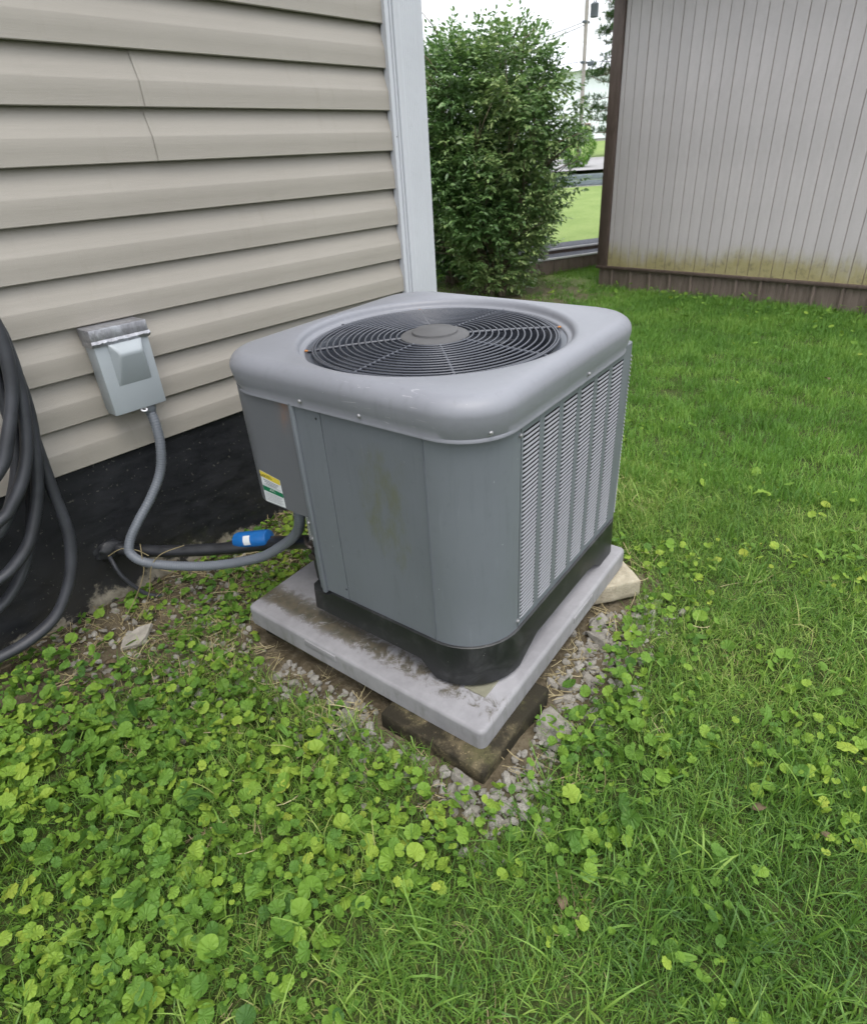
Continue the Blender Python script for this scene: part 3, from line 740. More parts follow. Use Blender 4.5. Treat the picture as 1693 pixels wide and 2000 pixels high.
# fan, motor, inner coil
lathe('fan_motor', [(0, 0.83), (0.07, 0.828), (0.075, 0.82), (0.075, 0.70), (0.05, 0.69), (0, 0.69)], 32, M_BLADE, ac)
for k in range(3):
    V = []; Fc = []; nr, na_ = 6, 8
    for i in range(nr + 1):
        r = 0.06 + (0.272 - 0.06) * i / nr
        for j in range(na_ + 1):
            t = j / na_; q = 2 * PI * k / 3 + 0.45 + (t - 0.5) * (1.15 + 0.35 * i / nr)
            V.append((r * math.cos(q), r * math.sin(q), 0.765 - 0.055 * t + 0.012 * math.sin(PI * t)))
    for i in range(nr):
        for j in range(na_): a = i * (na_ + 1) + j; Fc.append((a, a + 1, a + na_ + 2, a + na_ + 1))
    o = mesh_obj('fan_blade', V, Fc, M_BLADE, ac, True); md = o.modifiers.new('thickness', 'SOLIDIFY'); md.thickness = 0.002
box('inner_coil', 0.30, 0.335, -0.30, 0.30, 0.26, 0.73, M_COIL, ac, 0.004)
box('inner_coil', -0.03, 0.295, 0.30, 0.335, 0.26, 0.73, M_COIL, ac, 0.004)
box('inner_coil', -0.22, 0.295, -0.335, -0.30, 0.26, 0.73, M_COIL, ac, 0.004)
box('inner_partition', -0.335, -0.315, -0.20, 0.20, 0.26, 0.735, M_COIL, ac)
box('cabinet_floor', -0.345, 0.34, -0.245, 0.13, 0.2475, 0.252, M_DARK, ac)
lathe('compressor', [(0, 0.52), (0.05, 0.515), (0.075, 0.49), (0.08, 0.45), (0.08, 0.30), (0.07, 0.26), (0, 0.253)], 32, M_DARK, ac, (-0.10, 0.02, 0))

# cabinet panels -- each a thin sheet
def sheet(name, pts, z0, z1, mat, th=0.003, parent=None):
    """vertical sheet following plan points, thickness inward (to the right of travel)"""
    P = [Vector((p[0], p[1], 0)) for p in pts]; n_ = len(P); inn = []
    for i in range(n_):
        t = (P[min(i + 1, n_ - 1)] - P[max(i - 1, 0)]).normalized(); inn.append(P[i] + Vector((t.y, -t.x, 0)) * th)
    prof = [(p.x, p.y) for p in P] + [(p.x, p.y) for p in inn[::-1]]
    V = []; m_ = len(prof)
    for z in (z0, z1): V += [(a_, b_, z) for a_, b_ in prof]
    F_ = [(i, (i + 1) % m_, m_ + (i + 1) % m_, m_ + i) for i in range(m_)]
    for i in range(n_ - 1):
        F_ += [(i, m_ - 1 - i, m_ - 2 - i, i + 1), (m_ + i, m_ + i + 1, 2 * m_ - 2 - i, 2 * m_ - 1 - i)]
    bm = bmesh.new(); vv = [bm.verts.new(v) for v in V]
    for f in F_: bm.faces.new([vv[i] for i in f])
    return bm_obj(name, bm, mat, parent or ac, 30)
# travel from +y to -y along x=-H has inside on the left; go -y -> +y so inside (+x) is on the right
sheet('access_panel', [(-H, -0.2335), (-H, -0.10), (-H, 0.0405)], 0.238, 0.772, M_AC)
sheet('service_panel', [(-H - 0.0012, 0.0420), (-H - 0.0012, 0.118)], 0.246, 0.772, M_ACPLAIN)
CR = 0.1355
arc = [(-H + CR - CR * math.cos(t) , -H + CR - CR * math.sin(t)) for t in [PI / 2 * (1 - k / 14) for k in range(15)]]
sheet('corner_panel', [(-0.2325, -H)] + arc[0:] + [(-H, -0.2355)], 0.235, 0.772, M_ACPLAIN)
sheet('panel_backing', [(-0.2, -H + 0.004)] + [(x + 0.003, y + 0.003) for x, y in arc] + [(-H + 0.004, 0.10)], 0.24, 0.772, M_DARK, 0.002)
# vertical flange beside the control box
box('corner_flange', -H - 0.009, -H + 0.010, 0.119, 0.133, 0.238, 0.770, M_ACPLAIN, ac, 0.004, 3)
box('corner_flange', -H + 0.002, -H + 0.012, 0.133, 0.150, 0.238, 0.46, M_ACPLAIN, ac, 0.002, 1)
# control box: wraps the back corner
rc2 = 0.085
arc2 = [(-H + rc2 - rc2 * math.cos(t), H - rc2 + rc2 * math.sin(t)) for t in [PI / 2 * k / 10 for k in range(11)]]
sheet('control_box_cover', [(-H - 0.001, 0.1335)] + [(x - 0.001, y) for x, y in arc2] + [(-0.16, H)], 0.462, 0.772, M_CTRL)
bm = bmesh.new(); pts2 = [(-H + 0.001, 0.1335)] + [(x + 0.001, y - 0.001) for x, y in arc2] + [(-0.16, H - 0.001), (-0.16, 0.1335)]
vv = [bm.verts.new((x, y, 0.4635)) for x, y in pts2]; bm.faces.new(vv)
bm_obj('control_box_bottom', bm, M_CTRL, ac)
# recessed corner below the control box
sheet('valve_panel', [(-H + 0.012, 0.150), (-0.27, 0.165), (-0.09, 0.26), (-0.06, H)], 0.24, 0.47, M_ACPLAIN)
# service valves
for z_, y_ in ((0.395, 0.158), (0.372, 0.170)):
    pass
vx = -0.348
for (yy_, zz_) in ((0.158, 0.372), (0.166, 0.330)):
    tube('service_valve', [(vx + 0.05, yy_ + 0.02, zz_), (vx + 0.0, yy_ + 0.004, zz_), (vx - 0.018, yy_, zz_)], 0.0105, M_COPPER, ac, 12)
    lathe('valve_cap', [(0, 0.012), (0.010, 0.011), (0.012, 0.008), (0.012, -0.008), (0.0, -0.008)], 12, M_FOAM, ac, (vx + 0.004, yy_ + 0.004, zz_ - 0.017))
tube('service_line', [(vx + 0.002, 0.165, 0.36), (vx, 0.165, 0.30), (vx + 0.004, 0.168, 0.252)], 0.012, M_FOAM, ac, 12)
tube('service_line', [(vx + 0.02, 0.180, 0.36), (vx + 0.022, 0.182, 0.30), (vx + 0.02, 0.18, 0.252)], 0.009, M_FOAM, ac, 12)
# louvred right face
cols = [(-0.2225 + 0.0893 * i, -0.2225 + 0.0893 * i + 0.0685) for i in range(6)]
xs_ = [-0.2295] + [v for c_ in cols for v in c_] + [0.340]
for i in range(0, len(xs_), 2):
    sheet('louver_strip', [(xs_[i + 1], -H), (xs_[i], -H)], 0.236, 0.772, M_ACPLAIN, 0.002)
box('louver_rail', -0.2295, 0.340, -H + 0.0003, -H + 0.002, 0.744, 0.771, M_ACPLAIN, ac)
box('louver_rail', -0.2295, 0.340, -H + 0.0003, -H + 0.002, 0.236, 0.262, M_ACPLAIN, ac)
box('louver_gap_shade', -0.2295, 0.335, -H + 0.013, -H + 0.016, 0.24, 0.771, M_DARK, ac)  # dark sheet whose colour stands in for shade between the slats
NSL = 47; lz0, lz1 = 0.2625, 0.7435; lp = (lz1 - lz0) / NSL
def slat_mesh(w_):
    pr = [(0.0012, lp * 0.56), (0.0, lp * 0.50), (-0.0010, lp * 0.38), (-0.0018, lp * 0.26), (-0.0018, lp * 0.20), (-0.0004, lp * 0.17)]
    us = [(0.0, 1), (0.004, 0.55), (0.012, 0.0), (w_ - 0.012, 0.0), (w_ - 0.004, 0.55), (w_, 1)]
    V = []; F_ = []
    for u, k_ in us:
        for y, z in pr: V.append((u, y + max(0, 0.0002 - y) * k_, z))
    m_ = len(pr)
    for i in range(len(us) - 1):
        for j in range(m_ - 1): F_.append((i * m_ + j, (i + 1) * m_ + j, (i + 1) * m_ + j + 1, i * m_ + j + 1))
    me = bpy.data.meshes.new('louver_slat'); me.from_pydata(V, [], F_); me.materials.append(M_SLAT)
    me.polygons.foreach_set('use_smooth', [True] * len(me.polygons)); return me
sm = slat_mesh(0.0685)
for (xa, xb) in cols:
    for k in range(NSL):
        o = bpy.data.objects.new('louver_slat', sm); COL.objects.link(o); o.parent = ac; o.location = (xa, -H, lz0 + k * lp)
# back and far faces: same louvres, joined (only their edge shows)
for nm, rot, loc in (('far_louver_face', PI / 2, (H, 0, 0)), ('rear_louver_face', PI, (0, H, 0))):
    V = []; F_ = []
    sv = [tuple(v.co) for v in sm.vertices]; sf = [tuple(p.vertices) for p in sm.polygons]
    x_s = [-0.33 + 0.0893 * i for i in range(7)] if rot < 2 else [-0.33 + 0.0893 * i for i in range(5)]
    for xa in x_s:
        for k in range(NSL):
            b_ = len(V); V += [(x + xa, y, z + lz0 + k * lp) for x, y, z in sv]; F_ += [tuple(i + b_ for i in f) for f in sf]
    xe = x_s[-1] + 0.0685 + 0.012
    for (p0, p1) in [(x_s[0] - 0.012, x_s[0])] + [(x_s[i] + 0.0685, x_s[i + 1]) for i in range(len(x_s) - 1)] + [(xe - 0.012, xe)]:
        b_ = len(V); V += [(p0, 0, 0.24), (p1, 0, 0.24), (p1, 0, 0.76), (p0, 0, 0.76)]; F_.append((b_, b_ + 1, b_ + 2, b_ + 3))
    b_ = len(V); V += [(x_s[0] - 0.012, 0.015, 0.24), (xe, 0.015, 0.24), (xe, 0.015, 0.76), (x_s[0] - 0.012, 0.015, 0.76)]; F_.append((b_, b_ + 1, b_ + 2, b_ + 3))
    o = mesh_obj(nm, V, F_, M_SLAT, ac); o.rotation_euler = (0, 0, rot); o.location = loc; o['kind'] = 'stuff'
tube('corner_post', [(H - 0.031, -H + 0.0255, 0.24), (H - 0.031, -H + 0.0255, 0.771)], 0.026, M_ACPLAIN, ac, 20)
V = []; F_ = []
for k in range(NSL):
    b_ = len(V)
    for x, y, z in sv: V.append(((x - 0.034) * 0.34, y * 1.5, z + lz0 + k * lp))
    F_ += [tuple(i + b_ for i in f) for f in sf]
o = mesh_obj('corner_louvers', V, F_, M_SLAT, ac); o['kind'] = 'stuff'; o.rotation_euler = (0, 0, math.radians(28)); o.location = (H - 0.031 + 0.026 * math.sin(math.radians(28)), -H + 0.0255 - 0.026 * math.cos(math.radians(28)), 0)
# base pan with feet
def base_outline(off, n_arc=10):
    h = H + off; out_ = []
    def arcp(cx, cy, r, q0, q1): return [(cx + r * math.cos(q0 + (q1 - q0) * k / n_arc), cy + r * math.sin(q0 + (q1 - q0) * k / n_arc)) for k in range(n_arc + 1)]
    r1 = CR + off
    out_ += arcp(-h + r1, -h + r1, r1, PI, 1.5 * PI)           # near corner
    out_ += [( -0.15 + 0.05 * k, -h) for k in range(0, 9)]
    r2 = 0.05 + off
    out_ += arcp(h - r2, -h + r2, r2, 1.5 * PI, 2 * PI)
    out_ += [(h, -0.2 + 0.1 * k) for k in range(0, 5)]
    out_ += arcp(h - r2, h - r2, r2, 0, 0.5 * PI)
    out_ += [(0.2 - 0.1 * k, h) for k in range(0, 4)]
    out_ += [(-0.05, h), (-0.08, 0.27), (-0.20, 0.205), (-h + 0.016, 0.186), (-h, 0.168), (-h, 0.128), (-h, 0.12), (-h, 0.10), (-h, 0.05), (-h, 0.0), (-h, -0.05), (-h, -0.10), (-h, -0.15), (-h, -0.19), (-h, -0.225)]
    return out_
def foot_z(x, y):
    """bottom edge: arched between the corner feet"""
    near = 1.0
    def sm_(t): t = max(0, min(1, t)); return t * t * (3 - 2 * t)
    ax_, ay_ = abs(x), abs(y)
    m_ = min(ax_, ay_) if max(ax_, ay_) > 0.3 else 0
    return 0.131 + (0.172 - 0.131) * (1 - sm_((m_ - 0.185) / 0.05))
V = []; F_ = []
levels = [(0.004, 0.246), (0.0065, 0.2445), (0.007, 0.240), (0.008, 0.20), (0.010, None), (0.004, 'in')]
outs = [base_outline(o_) for o_, _ in levels]; m_ = len(outs[0])
for (o_, z), ol in zip(levels, outs):
    for x, y in ol:
        zt = 0.232 if (y > 0.118 and x < -0.15) else 0.246
        if z == 0.246: zz = zt
        elif z in (0.2445, 0.240): zz = zt - (0.246 - z)
        elif z is None or z == 'in': zz = foot_z(x, y) + (0.0 if z is None else 0.002)
        else: zz = z
        V.append((x, y, zz))
for i in range(len(levels) - 1):
    for k in range(m_):
        k2 = (k + 1) % m_; F_.append((i * m_ + k, i * m_ + k2, (i + 1) * m_ + k2, (i + 1) * m_ + k))
F_.append(tuple(range(m_))); F_.append(tuple(range((len(levels)) * m_ - 1, (len(levels) - 1) * m_ - 1, -1)))
bm = bmesh.new(); vv = [bm.verts.new(v) for v in V]
for f in F_: bm.faces.new([vv[i] for i in f])
bmesh.ops.triangulate(bm, faces=[f for f in bm.faces if len(f.verts) > 4])
bm_obj('base_pan', bm, M_BASE, ac, 45)
# screws
def screw(loc, rot, r=0.0046):
    lathe('screw', [(0, 0.0042), (r * 0.55, 0.0036), (r, 0.0012), (r, -0.002), (r * 1.5, -0.002), (r * 1.5, -0.003)], 12, M_SCREW, ac, loc, rot)
for y in (0.085, -0.086): screw((-HO + 0.0040, y, 0.780), (0, -PI / 2, 0))
screw((-HO + 0.005 + RC - RC * math.cos(PI / 4 * 1.25), -HO + 0.005 + RC - RC * math.sin(PI / 4 * 1.25), 0.780), (PI / 2, 0, -PI / 4 * 0.75))
screw((0.051, -HO + 0.0040, 0.780), (PI / 2, 0, 0)); screw((-0.236, -H - 0.0015, 0.742), (PI / 2, 0, 0), 0.0045); screw((-0.234, -H - 0.0015, 0.268), (PI / 2, 0, 0), 0.0045)
screw((-H - 0.003, 0.142, 0.448), (0, -PI / 2, 0), 0.005); screw((-H - 0.006, 0.135, 0.405), (0, -PI / 2, 0), 0.006)
for y, z in ((0.054, 0.742), (0.046, 0.278)): lathe('hole', [(0, 0.0005), (0.003, 0.0005), (0.003, -0.002)], 10, M_INK, ac, (-H - 0.0015, y, z), (0, -PI / 2, 0))
# warning label
LX = -H - 0.0018
lab = mesh_obj('warning_label', [(LX, 0.298, 0.556), (LX, 0.224, 0.545), (LX, 0.222, 0.4655), (LX, 0.298, 0.4655)], [(0, 1, 2, 3)], M_LABELW, ac)
def on_label(name, y0, y1, z0, z1, mat, dx=0.0004, skew=0.0):
    sl = lambda y, z: z + (y - 0.224) / 0.074 * 0.011 * max(0, min(1, (z - 0.4655) / 0.0795))
    return mesh_obj(name, [(LX - dx, y0, sl(y0, z1)), (LX - dx, y1, sl(y1, z1)), (LX - dx, y1, sl(y1, z0)), (LX - dx, y0, sl(y0, z0))], [(0, 1, 2, 3)], mat, lab)
on_label('yellow_band', 0.297, 0.225, 0.5295, 0.5445, M_LABELY)
on_label('green_band', 0.297, 0.223, 0.4945, 0.5075, M_LABELG)
for i, (a_, b_) in enumerate(((0.290, 0.234), (0.286, 0.238), (0.282, 0.242))): on_label('bold_text_line', a_, b_, 0.5235 - i * 0.0042, 0.5255 - i * 0.0042, M_INKG)
for i in range(2): on_label('text_line', 0.292, 0.229, 0.5115 - i * 0.0028 + 0.0015, 0.5123 - i * 0.0028 + 0.0015, M_INKG)
for i in range(9): on_label('text_line', 0.293, 0.227 + 0.004 * (i % 3), 0.4905 - i * 0.0026, 0.4912 - i * 0.0026, M_INKG)
for s_, sz, y, z, mt in (('AVERTISSEMENT', 0.0098, 0.262, 0.5425, M_INK), ('AVIS', 0.0105, 0.260, 0.5060, M_LABELW)):
    me = text_mesh(s_, sz); me.materials.append(mt)
    o = bpy.data.objects.new('lettering', me); COL.objects.link(o); o.parent = lab
    # text x -> -y, text y -> +z, facing -x, slanted like the label
    o.matrix_local = Matrix(((0, 0, -1, LX - 0.0009), (-1, 0, 0, y), (-0.14, 1, 0, z - 0.0008), (0, 0, 0, 1)))

# ================================================================== WALL EQUIPMENT
db = empty('disconnect_box', (-0.4185, -0.0, 0.7365)); tag(db, 'pale blue grey electrical box with taped top on the siding', 'electrical box')
W2, D_, ZT, ZBt = 0.0775, 0.066, 0.092, -0.115
# back shell and front cover with hooded bulge
bm = box_bm(-W2 + 0.003, W2 - 0.003, -0.050, 0.004, ZBt + 0.006, ZT + 0.02, 0.004, 2); bm_obj('back_shell', bm, M_BOX, db)
bm = box_bm(-W2, W2, -D_, -0.012, ZBt, ZT + 0.03, 0.003, 2); bm_obj('front_cover', bm, M_BOX, db)
V = []; F_ = []
def bulge(u, v):
    """u 0..1 across, v 0..1 up"""
    zl, zh = -0.036, 0.100
    wl = 0.048
    return u, v
x_l, x_r = -0.042, 0.054
rows = [(-0.036, 0.0, x_l - 0.000, x_r), (-0.034, 0.0015, x_l + 0.002, x_r - 0.002), (0.046, 0.029, x_l + 0.014, x_r - 0.014), (0.053, 0.0312, x_l + 0.015, x_r - 0.015), (0.060, 0.029, x_l + 0.014, x_r - 0.014), (0.080, 0.010, x_l + 0.004, x_r - 0.004), (0.086, 0.0, x_l, x_r)]
for z, d, a_, b_ in rows:
    for u in (x_l - 0.0005, a_ - 0.003, a_, a_ + 0.008, (a_ + b_) / 2, b_ - 0.008, b_, b_ + 0.003, x_r + 0.0005):
        edge_ = u < a_ - 0.001 or u > b_ + 0.001
        dd_ = d * (0.0 if (u <= x_l or u >= x_r) else (0.75 if edge_ else (0.97 if abs(u - a_) < 1e-6 or abs(u - b_) < 1e-6 else 1.0)))
        V.append((u, -D_ - dd_ + 0.0005, z))
for i in range(len(rows) - 1):
    for j in range(8): k = i * 9 + j; F_.append((k, k + 1, k + 10, k + 9))
mesh_obj('handle_hood', V, F_, M_BOX, db, True)
bm = box_bm(-W2 - 0.004, W2 + 0.004, -D_ - 0.006, 0.002, ZT + 0.002, ZT + 0.036, 0.0035, 2)
bm_obj('tape_cap', bm, M_TAPE, db)
# crumpled skirt of tape below the cap
V = []; F_ = []; NS = 40
path_ = [(-W2 - 0.005, -0.01)] + [(-W2 - 0.005, -0.04), (-W2 - 0.005, -D_ - 0.006)] + [(-W2 - 0.005 + (2 * W2 + 0.01) * k / 24, -D_ - 0.0062) for k in range(1, 25)] + [(W2 + 0.005, -0.04)]
for i, (x, y) in enumerate(path_):
    j1, j2 = random.uniform(-.0010, .0010), random.uniform(-.0016, .0016)
    V += [(x, y, ZT + 0.006), (x * 1.01 + j1, y - 0.004 - abs(j1), ZT - 0.001 + j2), (x + j2 * 0.3, y + 0.001, ZT - 0.010 + j2)]
for i in range(len(path_) - 1):
    for j in range(2): F_.append((i * 3 + j, i * 3 + 3 + j, i * 3 + 4 + j, i * 3 + 1 + j))
mesh_obj('tape_skirt', V, F_, M_TAPE, db)
V, F_ = torus_data(0.0075, 0, 0.0028, 20, 8); o = mesh_obj('hasp_ring', V, F_, M_DRIP, db, True); o.location = (0.006, -D_ + 0.004, ZBt - 0.005); o.rotation_euler = (0.5, 0, 0)
lathe('conduit_fitting', [(0, 0.012), (0.019, 0.012), (0.021, 0.006), (0.021, -0.006), (0.017, -0.016), (0.0, -0.016)], 20, M_CONDUIT, db, (0.030, -0.040, ZBt - 0.008))
for z in (-0.06, -0.075): lathe('knockout', [(0, 0.0012), (0.009, 0.0012), (0.0095, 0)], 16, M_BOX, db, (-W2 + 0.002, -0.034, z), (0, -PI / 2, 0))

# flexible conduit from the box to the unit
cp = [(-0.3885, -0.040, 0.615), (-0.3885, -0.044, 0.595), (-0.391, -0.058, 0.555), (-0.401, -0.070, 0.496), (-0.425, -0.070, 0.419), (-0.476, -0.070, 0.351), (-0.545, -0.072, 0.285), (-0.582, -0.074, 0.240), (-0.592, -0.088, 0.205), (-0.560, -0.140, 0.176), (-0.466, -0.282, 0.172), (-0.382, -0.442, 0.216), (-0.349, -0.540, 0.279), (-0.340, -0.615, 0.345), (-0.352, -0.662, 0.410), (-0.354, -0.668, 0.470)]
path = catmull(cp, 36)
# resample evenly so that the corrugation is regular
L_ = [0.0]
for i in range(1, len(path)): L_.append(L_[-1] + (path[i] - path[i - 1]).length)
def resample(path, L_, step):
    n_ = int(L_[-1] / step); res = []; j = 0
    for i in range(n_ + 1):
        t = L_[-1] * i / n_
        while j < len(L_) - 2 and L_[j + 1] < t: j += 1
        f_ = (t - L_[j]) / max(1e-9, L_[j + 1] - L_[j]); res.append(path[j].lerp(path[j + 1], f_))
    return res
rp = resample(path, L_, 0.0020)
cond = tube('flexible_conduit', rp, lambda i, n_: 0.0143 + (0.00035 if (i % 4) < 2 else -0.0003), M_CONDUIT, None, 16)
tag(cond, 'grey ribbed flexible conduit looping from the wall box to the unit', 'conduit')
# insulated suction line
pp = catmull([(-0.610, 0.030, 0.205), (-0.590, -0.010, 0.196), (-0.555, -0.050, 0.188), (-0.495, -0.130, 0.184), (-0.395, -0.265, 0.190), (-0.318, -0.400, 0.216), (-0.298, -0.545, 0.268), (-0.318, -0.652, 0.318), (-0.325, -0.668, 0.325)], 10)
tag(tube('insulated_pipe', pp, lambda i, n_: 0.0195 + 0.0006 * math.sin(i * 0.9), M_FOAM, None, 16), 'black foam wrapped pipe running from the wall hole to the unit', 'pipe')
pp = catmull([(-0.60, 0.03, 0.212), (-0.55, -0.06, 0.196), (-0.46, -0.18, 0.188), (-0.375, -0.265, 0.199), (-0.36, -0.29, 0.209)], 8)
lq = empty('filter_drier', (0, 0, 0)); tag(lq, 'blue cylindrical filter with white label on the thin refrigerant line', 'filter')
pA, pB = Vector((-0.3555, -0.300, 0.2120)), Vector((-0.3045, -0.420, 0.2420))
ax_ = (pB - pA).normalized(); Ld = (pB - pA).length
o = lathe('canister', [(0, -0.004), (0.008, -0.003), (0.024, 0.005), (0.0265, 0.012), (0.0265, Ld - 0.012), (0.024, Ld - 0.005), (0.008, Ld + 0.003), (0, Ld + 0.004)], 28, M_BLUE, lq, tuple(pA), ax_.to_track_quat('Z', 'Y').to_euler())
V = []; F_ = []
zq = ax_.to_track_quat('Z', 'Y'); camv = (Vector(CAM) - (pA + pB) / 2).normalized(); lv = zq.inverted() @ camv; q0 = math.atan2(lv.y, lv.x)
for i in range(13):
    q = q0 - 0.5 + 1.15 * i / 12
    for zz in (Ld * 0.36, Ld * 0.55): V.append((0.0269 * math.cos(q), 0.0269 * math.sin(q), zz))
for i in range(12): F_.append((2 * i, 2 * i + 1, 2 * i + 3, 2 * i + 2))
o = mesh_obj('paper_label', V, F_, M_LABELW, lq, True); o.location = tuple(pA); o.rotation_euler = zq.to_euler()
tube('copper_line', pp + [pA], 0.0052, M_COPPER, lq, 10)
vend = aw((-0.36, 0.158, 0.372))
tube('copper_line', catmull([tuple(pB), (-0.298, -0.47, 0.256), (-0.298, -0.58, 0.30), (vend.x + 0.005, vend.y + 0.03, vend.z - 0.002), tuple(vend)], 8), 0.0052, M_COPPER, lq, 10)
pp = catmull([(-0.625, 0.03, 0.197), (-0.632, -0.022, 0.176), (-0.630, -0.042, 0.140), (-0.612, -0.05, 0.09), (-0.580, -0.06, 0.035), (-0.545, -0.075, 0.012)], 8)
tag(tube('drain_cable', pp, 0.0065, M_HOSE, None, 10), 'thin dark cable drooping from the wall hole to the soil', 'cable')
# sealant around the hole
bm = bmesh.new(); bmesh.ops.create_icosphere(bm, subdivisions=3, radius=1)
for v in bm.verts:
    d = 1 + 0.28 * mnoise.noise(v.co * 2.5); v.co = Vector((v.co.x * 0.046 * d, v.co.y * 0.020 * d, v.co.z * 0.032 * d))
o = bm_obj('pipe_sealant', bm, M_FOAM, house, 60); o.location = (-0.617, 0.010, 0.200)

# hose hung in loops on a wall hanger
hh = empty('hose_hanger', (-1.03, 0, 0.98)); tag(hh, 'dark metal hose hanger fixed to the siding at the picture edge', 'hanger')
box('wall_plate', -0.07, 0.07, -0.012, 0.004, -0.05, 0.05, M_BRACKET, hh, 0.003)
V = []; 
arcp = [(0.11 * math.cos(t), -0.10, 0.02 + 0.055 * math.sin(t) - 0.03) for t in [PI * k / 16 for k in range(17)]]
sweepV = []; 
for y in (-0.16, -0.008):
    for x, _, z in arcp: sweepV.append((x, y, z))
F_ = [(k, k + 1, 17 + k + 1, 17 + k) for k in range(16)]
o = mesh_obj('saddle', sweepV, F_, M_BRACKET, hh, True); o.modifiers.new('t', 'SOLIDIFY').thickness = 0.004
# right-hand side of each loop as (x, z), and its distance from the wall; the left side mirrors it
loopsH = [
    (-0.095, [(-0.82, 1.03), (-0.715, 0.955), (-0.719, 0.773), (-0.722, 0.637), (-0.727, 0.489), (-0.731, 0.361), (-0.760, 0.256), (-0.803, 0.181), (-0.853, 0.130), (-0.924, 0.104), (-1.003, 0.098)]),
    (-0.060, [(-0.84, 1.01), (-0.745, 0.90), (-0.735, 0.74), (-0.745, 0.60), (-0.775, 0.47), (-0.82, 0.36), (-0.90, 0.25), (-0.99, 0.215)]),
    (-0.115, [(-0.83, 1.03), (-0.722, 0.93), (-0.708, 0.824), (-0.715, 0.708), (-0.742, 0.590), (-0.772, 0.498), (-0.824, 0.398), (-0.872, 0.351), (-0.925, 0.324), (-1.01, 0.315)]),
    (-0.085, [(-0.85, 1.01), (-0.76, 0.90), (-0.748, 0.76), (-0.765, 0.63), (-0.81, 0.52), (-0.88, 0.43), (-0.99, 0.40)]),
    (-0.140, [(-0.83, 1.04), (-0.725, 0.955), (-0.712, 0.866), (-0.726, 0.743), (-0.753, 0.644), (-0.788, 0.572), (-0.831, 0.518), (-0.873, 0.485), (-0.98, 0.455)]),
    (-0.155, [(-0.84, 1.05), (-0.735, 0.985), (-0.719, 0.911), (-0.732, 0.812), (-0.757, 0.743), (-0.791, 0.675), (-0.829, 0.615), (-0.93, 0.545), (-1.02, 0.53)])]
rp2 = []; XM = -1.04
for li, (yd, rs) in enumerate(loopsH):
    yn = loopsH[li + 1][0] if li + 1 < len(loopsH) else yd
    rp2.append((XM, yd, 1.045 + 0.004 * li))
    for x, z in rs: rp2.append((x, yd, z))
    for k, (x, z) in enumerate(rs[::-1][1:]):
        t = (k + 1) / len(rs); rp2.append((2 * XM - x, yd + (yn - yd) * t, z))
rp2 += [(-1.03, -0.15, 1.07), (-1.2, -0.12, 0.95), (-1.28, -0.08, 0.5), (-1.32, -0.1, 0.05)]
hpath = catmull(rp2, 6)
hose = tube('garden_hose', hpath, lambda i, n_: 0.0185 + 0.0008 * math.sin(i * 0.35), M_HOSE, None, 14, 0.82)
tag(hose, 'thick dark grey hose hanging in loops against the foundation', 'hose')

# ================================================================== BACKGROUND THINGS
def along(d, l): return (CAM[0] + VD[0] * d - VD[1] * l, CAM[1] + VD[1] * d + VD[0] * l)
# low timber wall at the road edge
bx_, by_ = along(17.2, 0)
tw = empty('timber_edging', (13.9, 6.05, 0.47), (0, 0, math.atan2(VD[0], -VD[1]))); tag(tw, 'low wall of grey timbers along the far road edge', 'low wall')
for i, (z0, z1, yo) in enumerate(((0.04, 0.155, 0.0), (0.165, 0.275, -0.012))): box('timber', -6, 6, -0.08 + yo, 0.06 + yo, z0, z1, M_TIMBER, tw, 0.008)
box('concrete_footing', -6, 6, -0.1, 0.16, -0.1, 0.035, M_FARBASE, tw)
# utility pole
px0, py0 = 19.86, 9.74
pole = empty('utility_pole', (px0, py0, gzf(px0, py0))); tag(pole, 'tall weathered wooden utility pole beyond the road', 'utility pole')
tube('pole_shaft', [(0, 0, -0.3), (0.0, 0, 3.0), (0.0, 0, 7.2)], lambda i, n_: (0.066, 0.06, 0.052)[i], M_POLE, pole, 14)
zb0 = gzf(px0, py0)
lat = Vector((VD[1], -VD[0], 0))
o = lathe('transformer', [(0, 0.34), (0.05, 0.335), (0.12, 0.30), (0.125, 0.28), (0.12, 0.27), (0.12, -0.02), (0.10, -0.03), (0, -0.03)], 20, M_TRANSF, pole, tuple(lat * 0.23 + Vector((0, 0, 4.74 - zb0))))
for dxy in (0.03, -0.03): lathe('bushing', [(0, 0.1), (0.012, 0.09), (0.018, 0.04), (0.014, 0)], 8, M_TRANSF, pole, tuple(lat * (0.23 + dxy) + Vector((0, 0, 5.03 - zb0))))
for zz in (4.62, 3.62): box('bracket', -0.16, 0.16, -0.05, 0.05, zz - zb0 - 0.03, zz - zb0 + 0.03, M_TRANSF, pole, 0.01)
box('cable_box', 0.10, 0.30, -0.05, 0.05, 3.52 - zb0, 3.64 - zb0, M_TRANSF, pole, 0.02).rotation_euler = (0, 0, math.atan2(lat.y, lat.x))
def wire(a, b, sag, label):
    a = Vector(a); b = Vector(b)
    pts = [a.lerp(b, k / 20) - Vector((0, 0, sag * 4 * (k / 20) * (1 - k / 20))) for k in range(21)]
    tag(tube('utility_wire', pts, 0.012, M_WIRE, None, 6), label, 'wire')
ll = -lat
wire((px0, py0, 4.64), (px0 + ll.x * 12 - VD[0] * 6, py0 + ll.y * 12 - VD[1] * 6, 0.6 + 1.6), 0.3, 'upper thin wire sloping from the pole down over the shrub')
wire((px0, py0, 4.56), (px0 + ll.x * 12 - VD[0] * 6, py0 + ll.y * 12 - VD[1] * 6, 0.6 + 1.3), 0.35, 'lower of the two wires sloping from the pole over the shrub')
wire((px0, py0, 3.66), (px0 + ll.x * 30, py0 + ll.y * 30, 4.1), 0.6, 'level wire running from the pole behind the shrub')
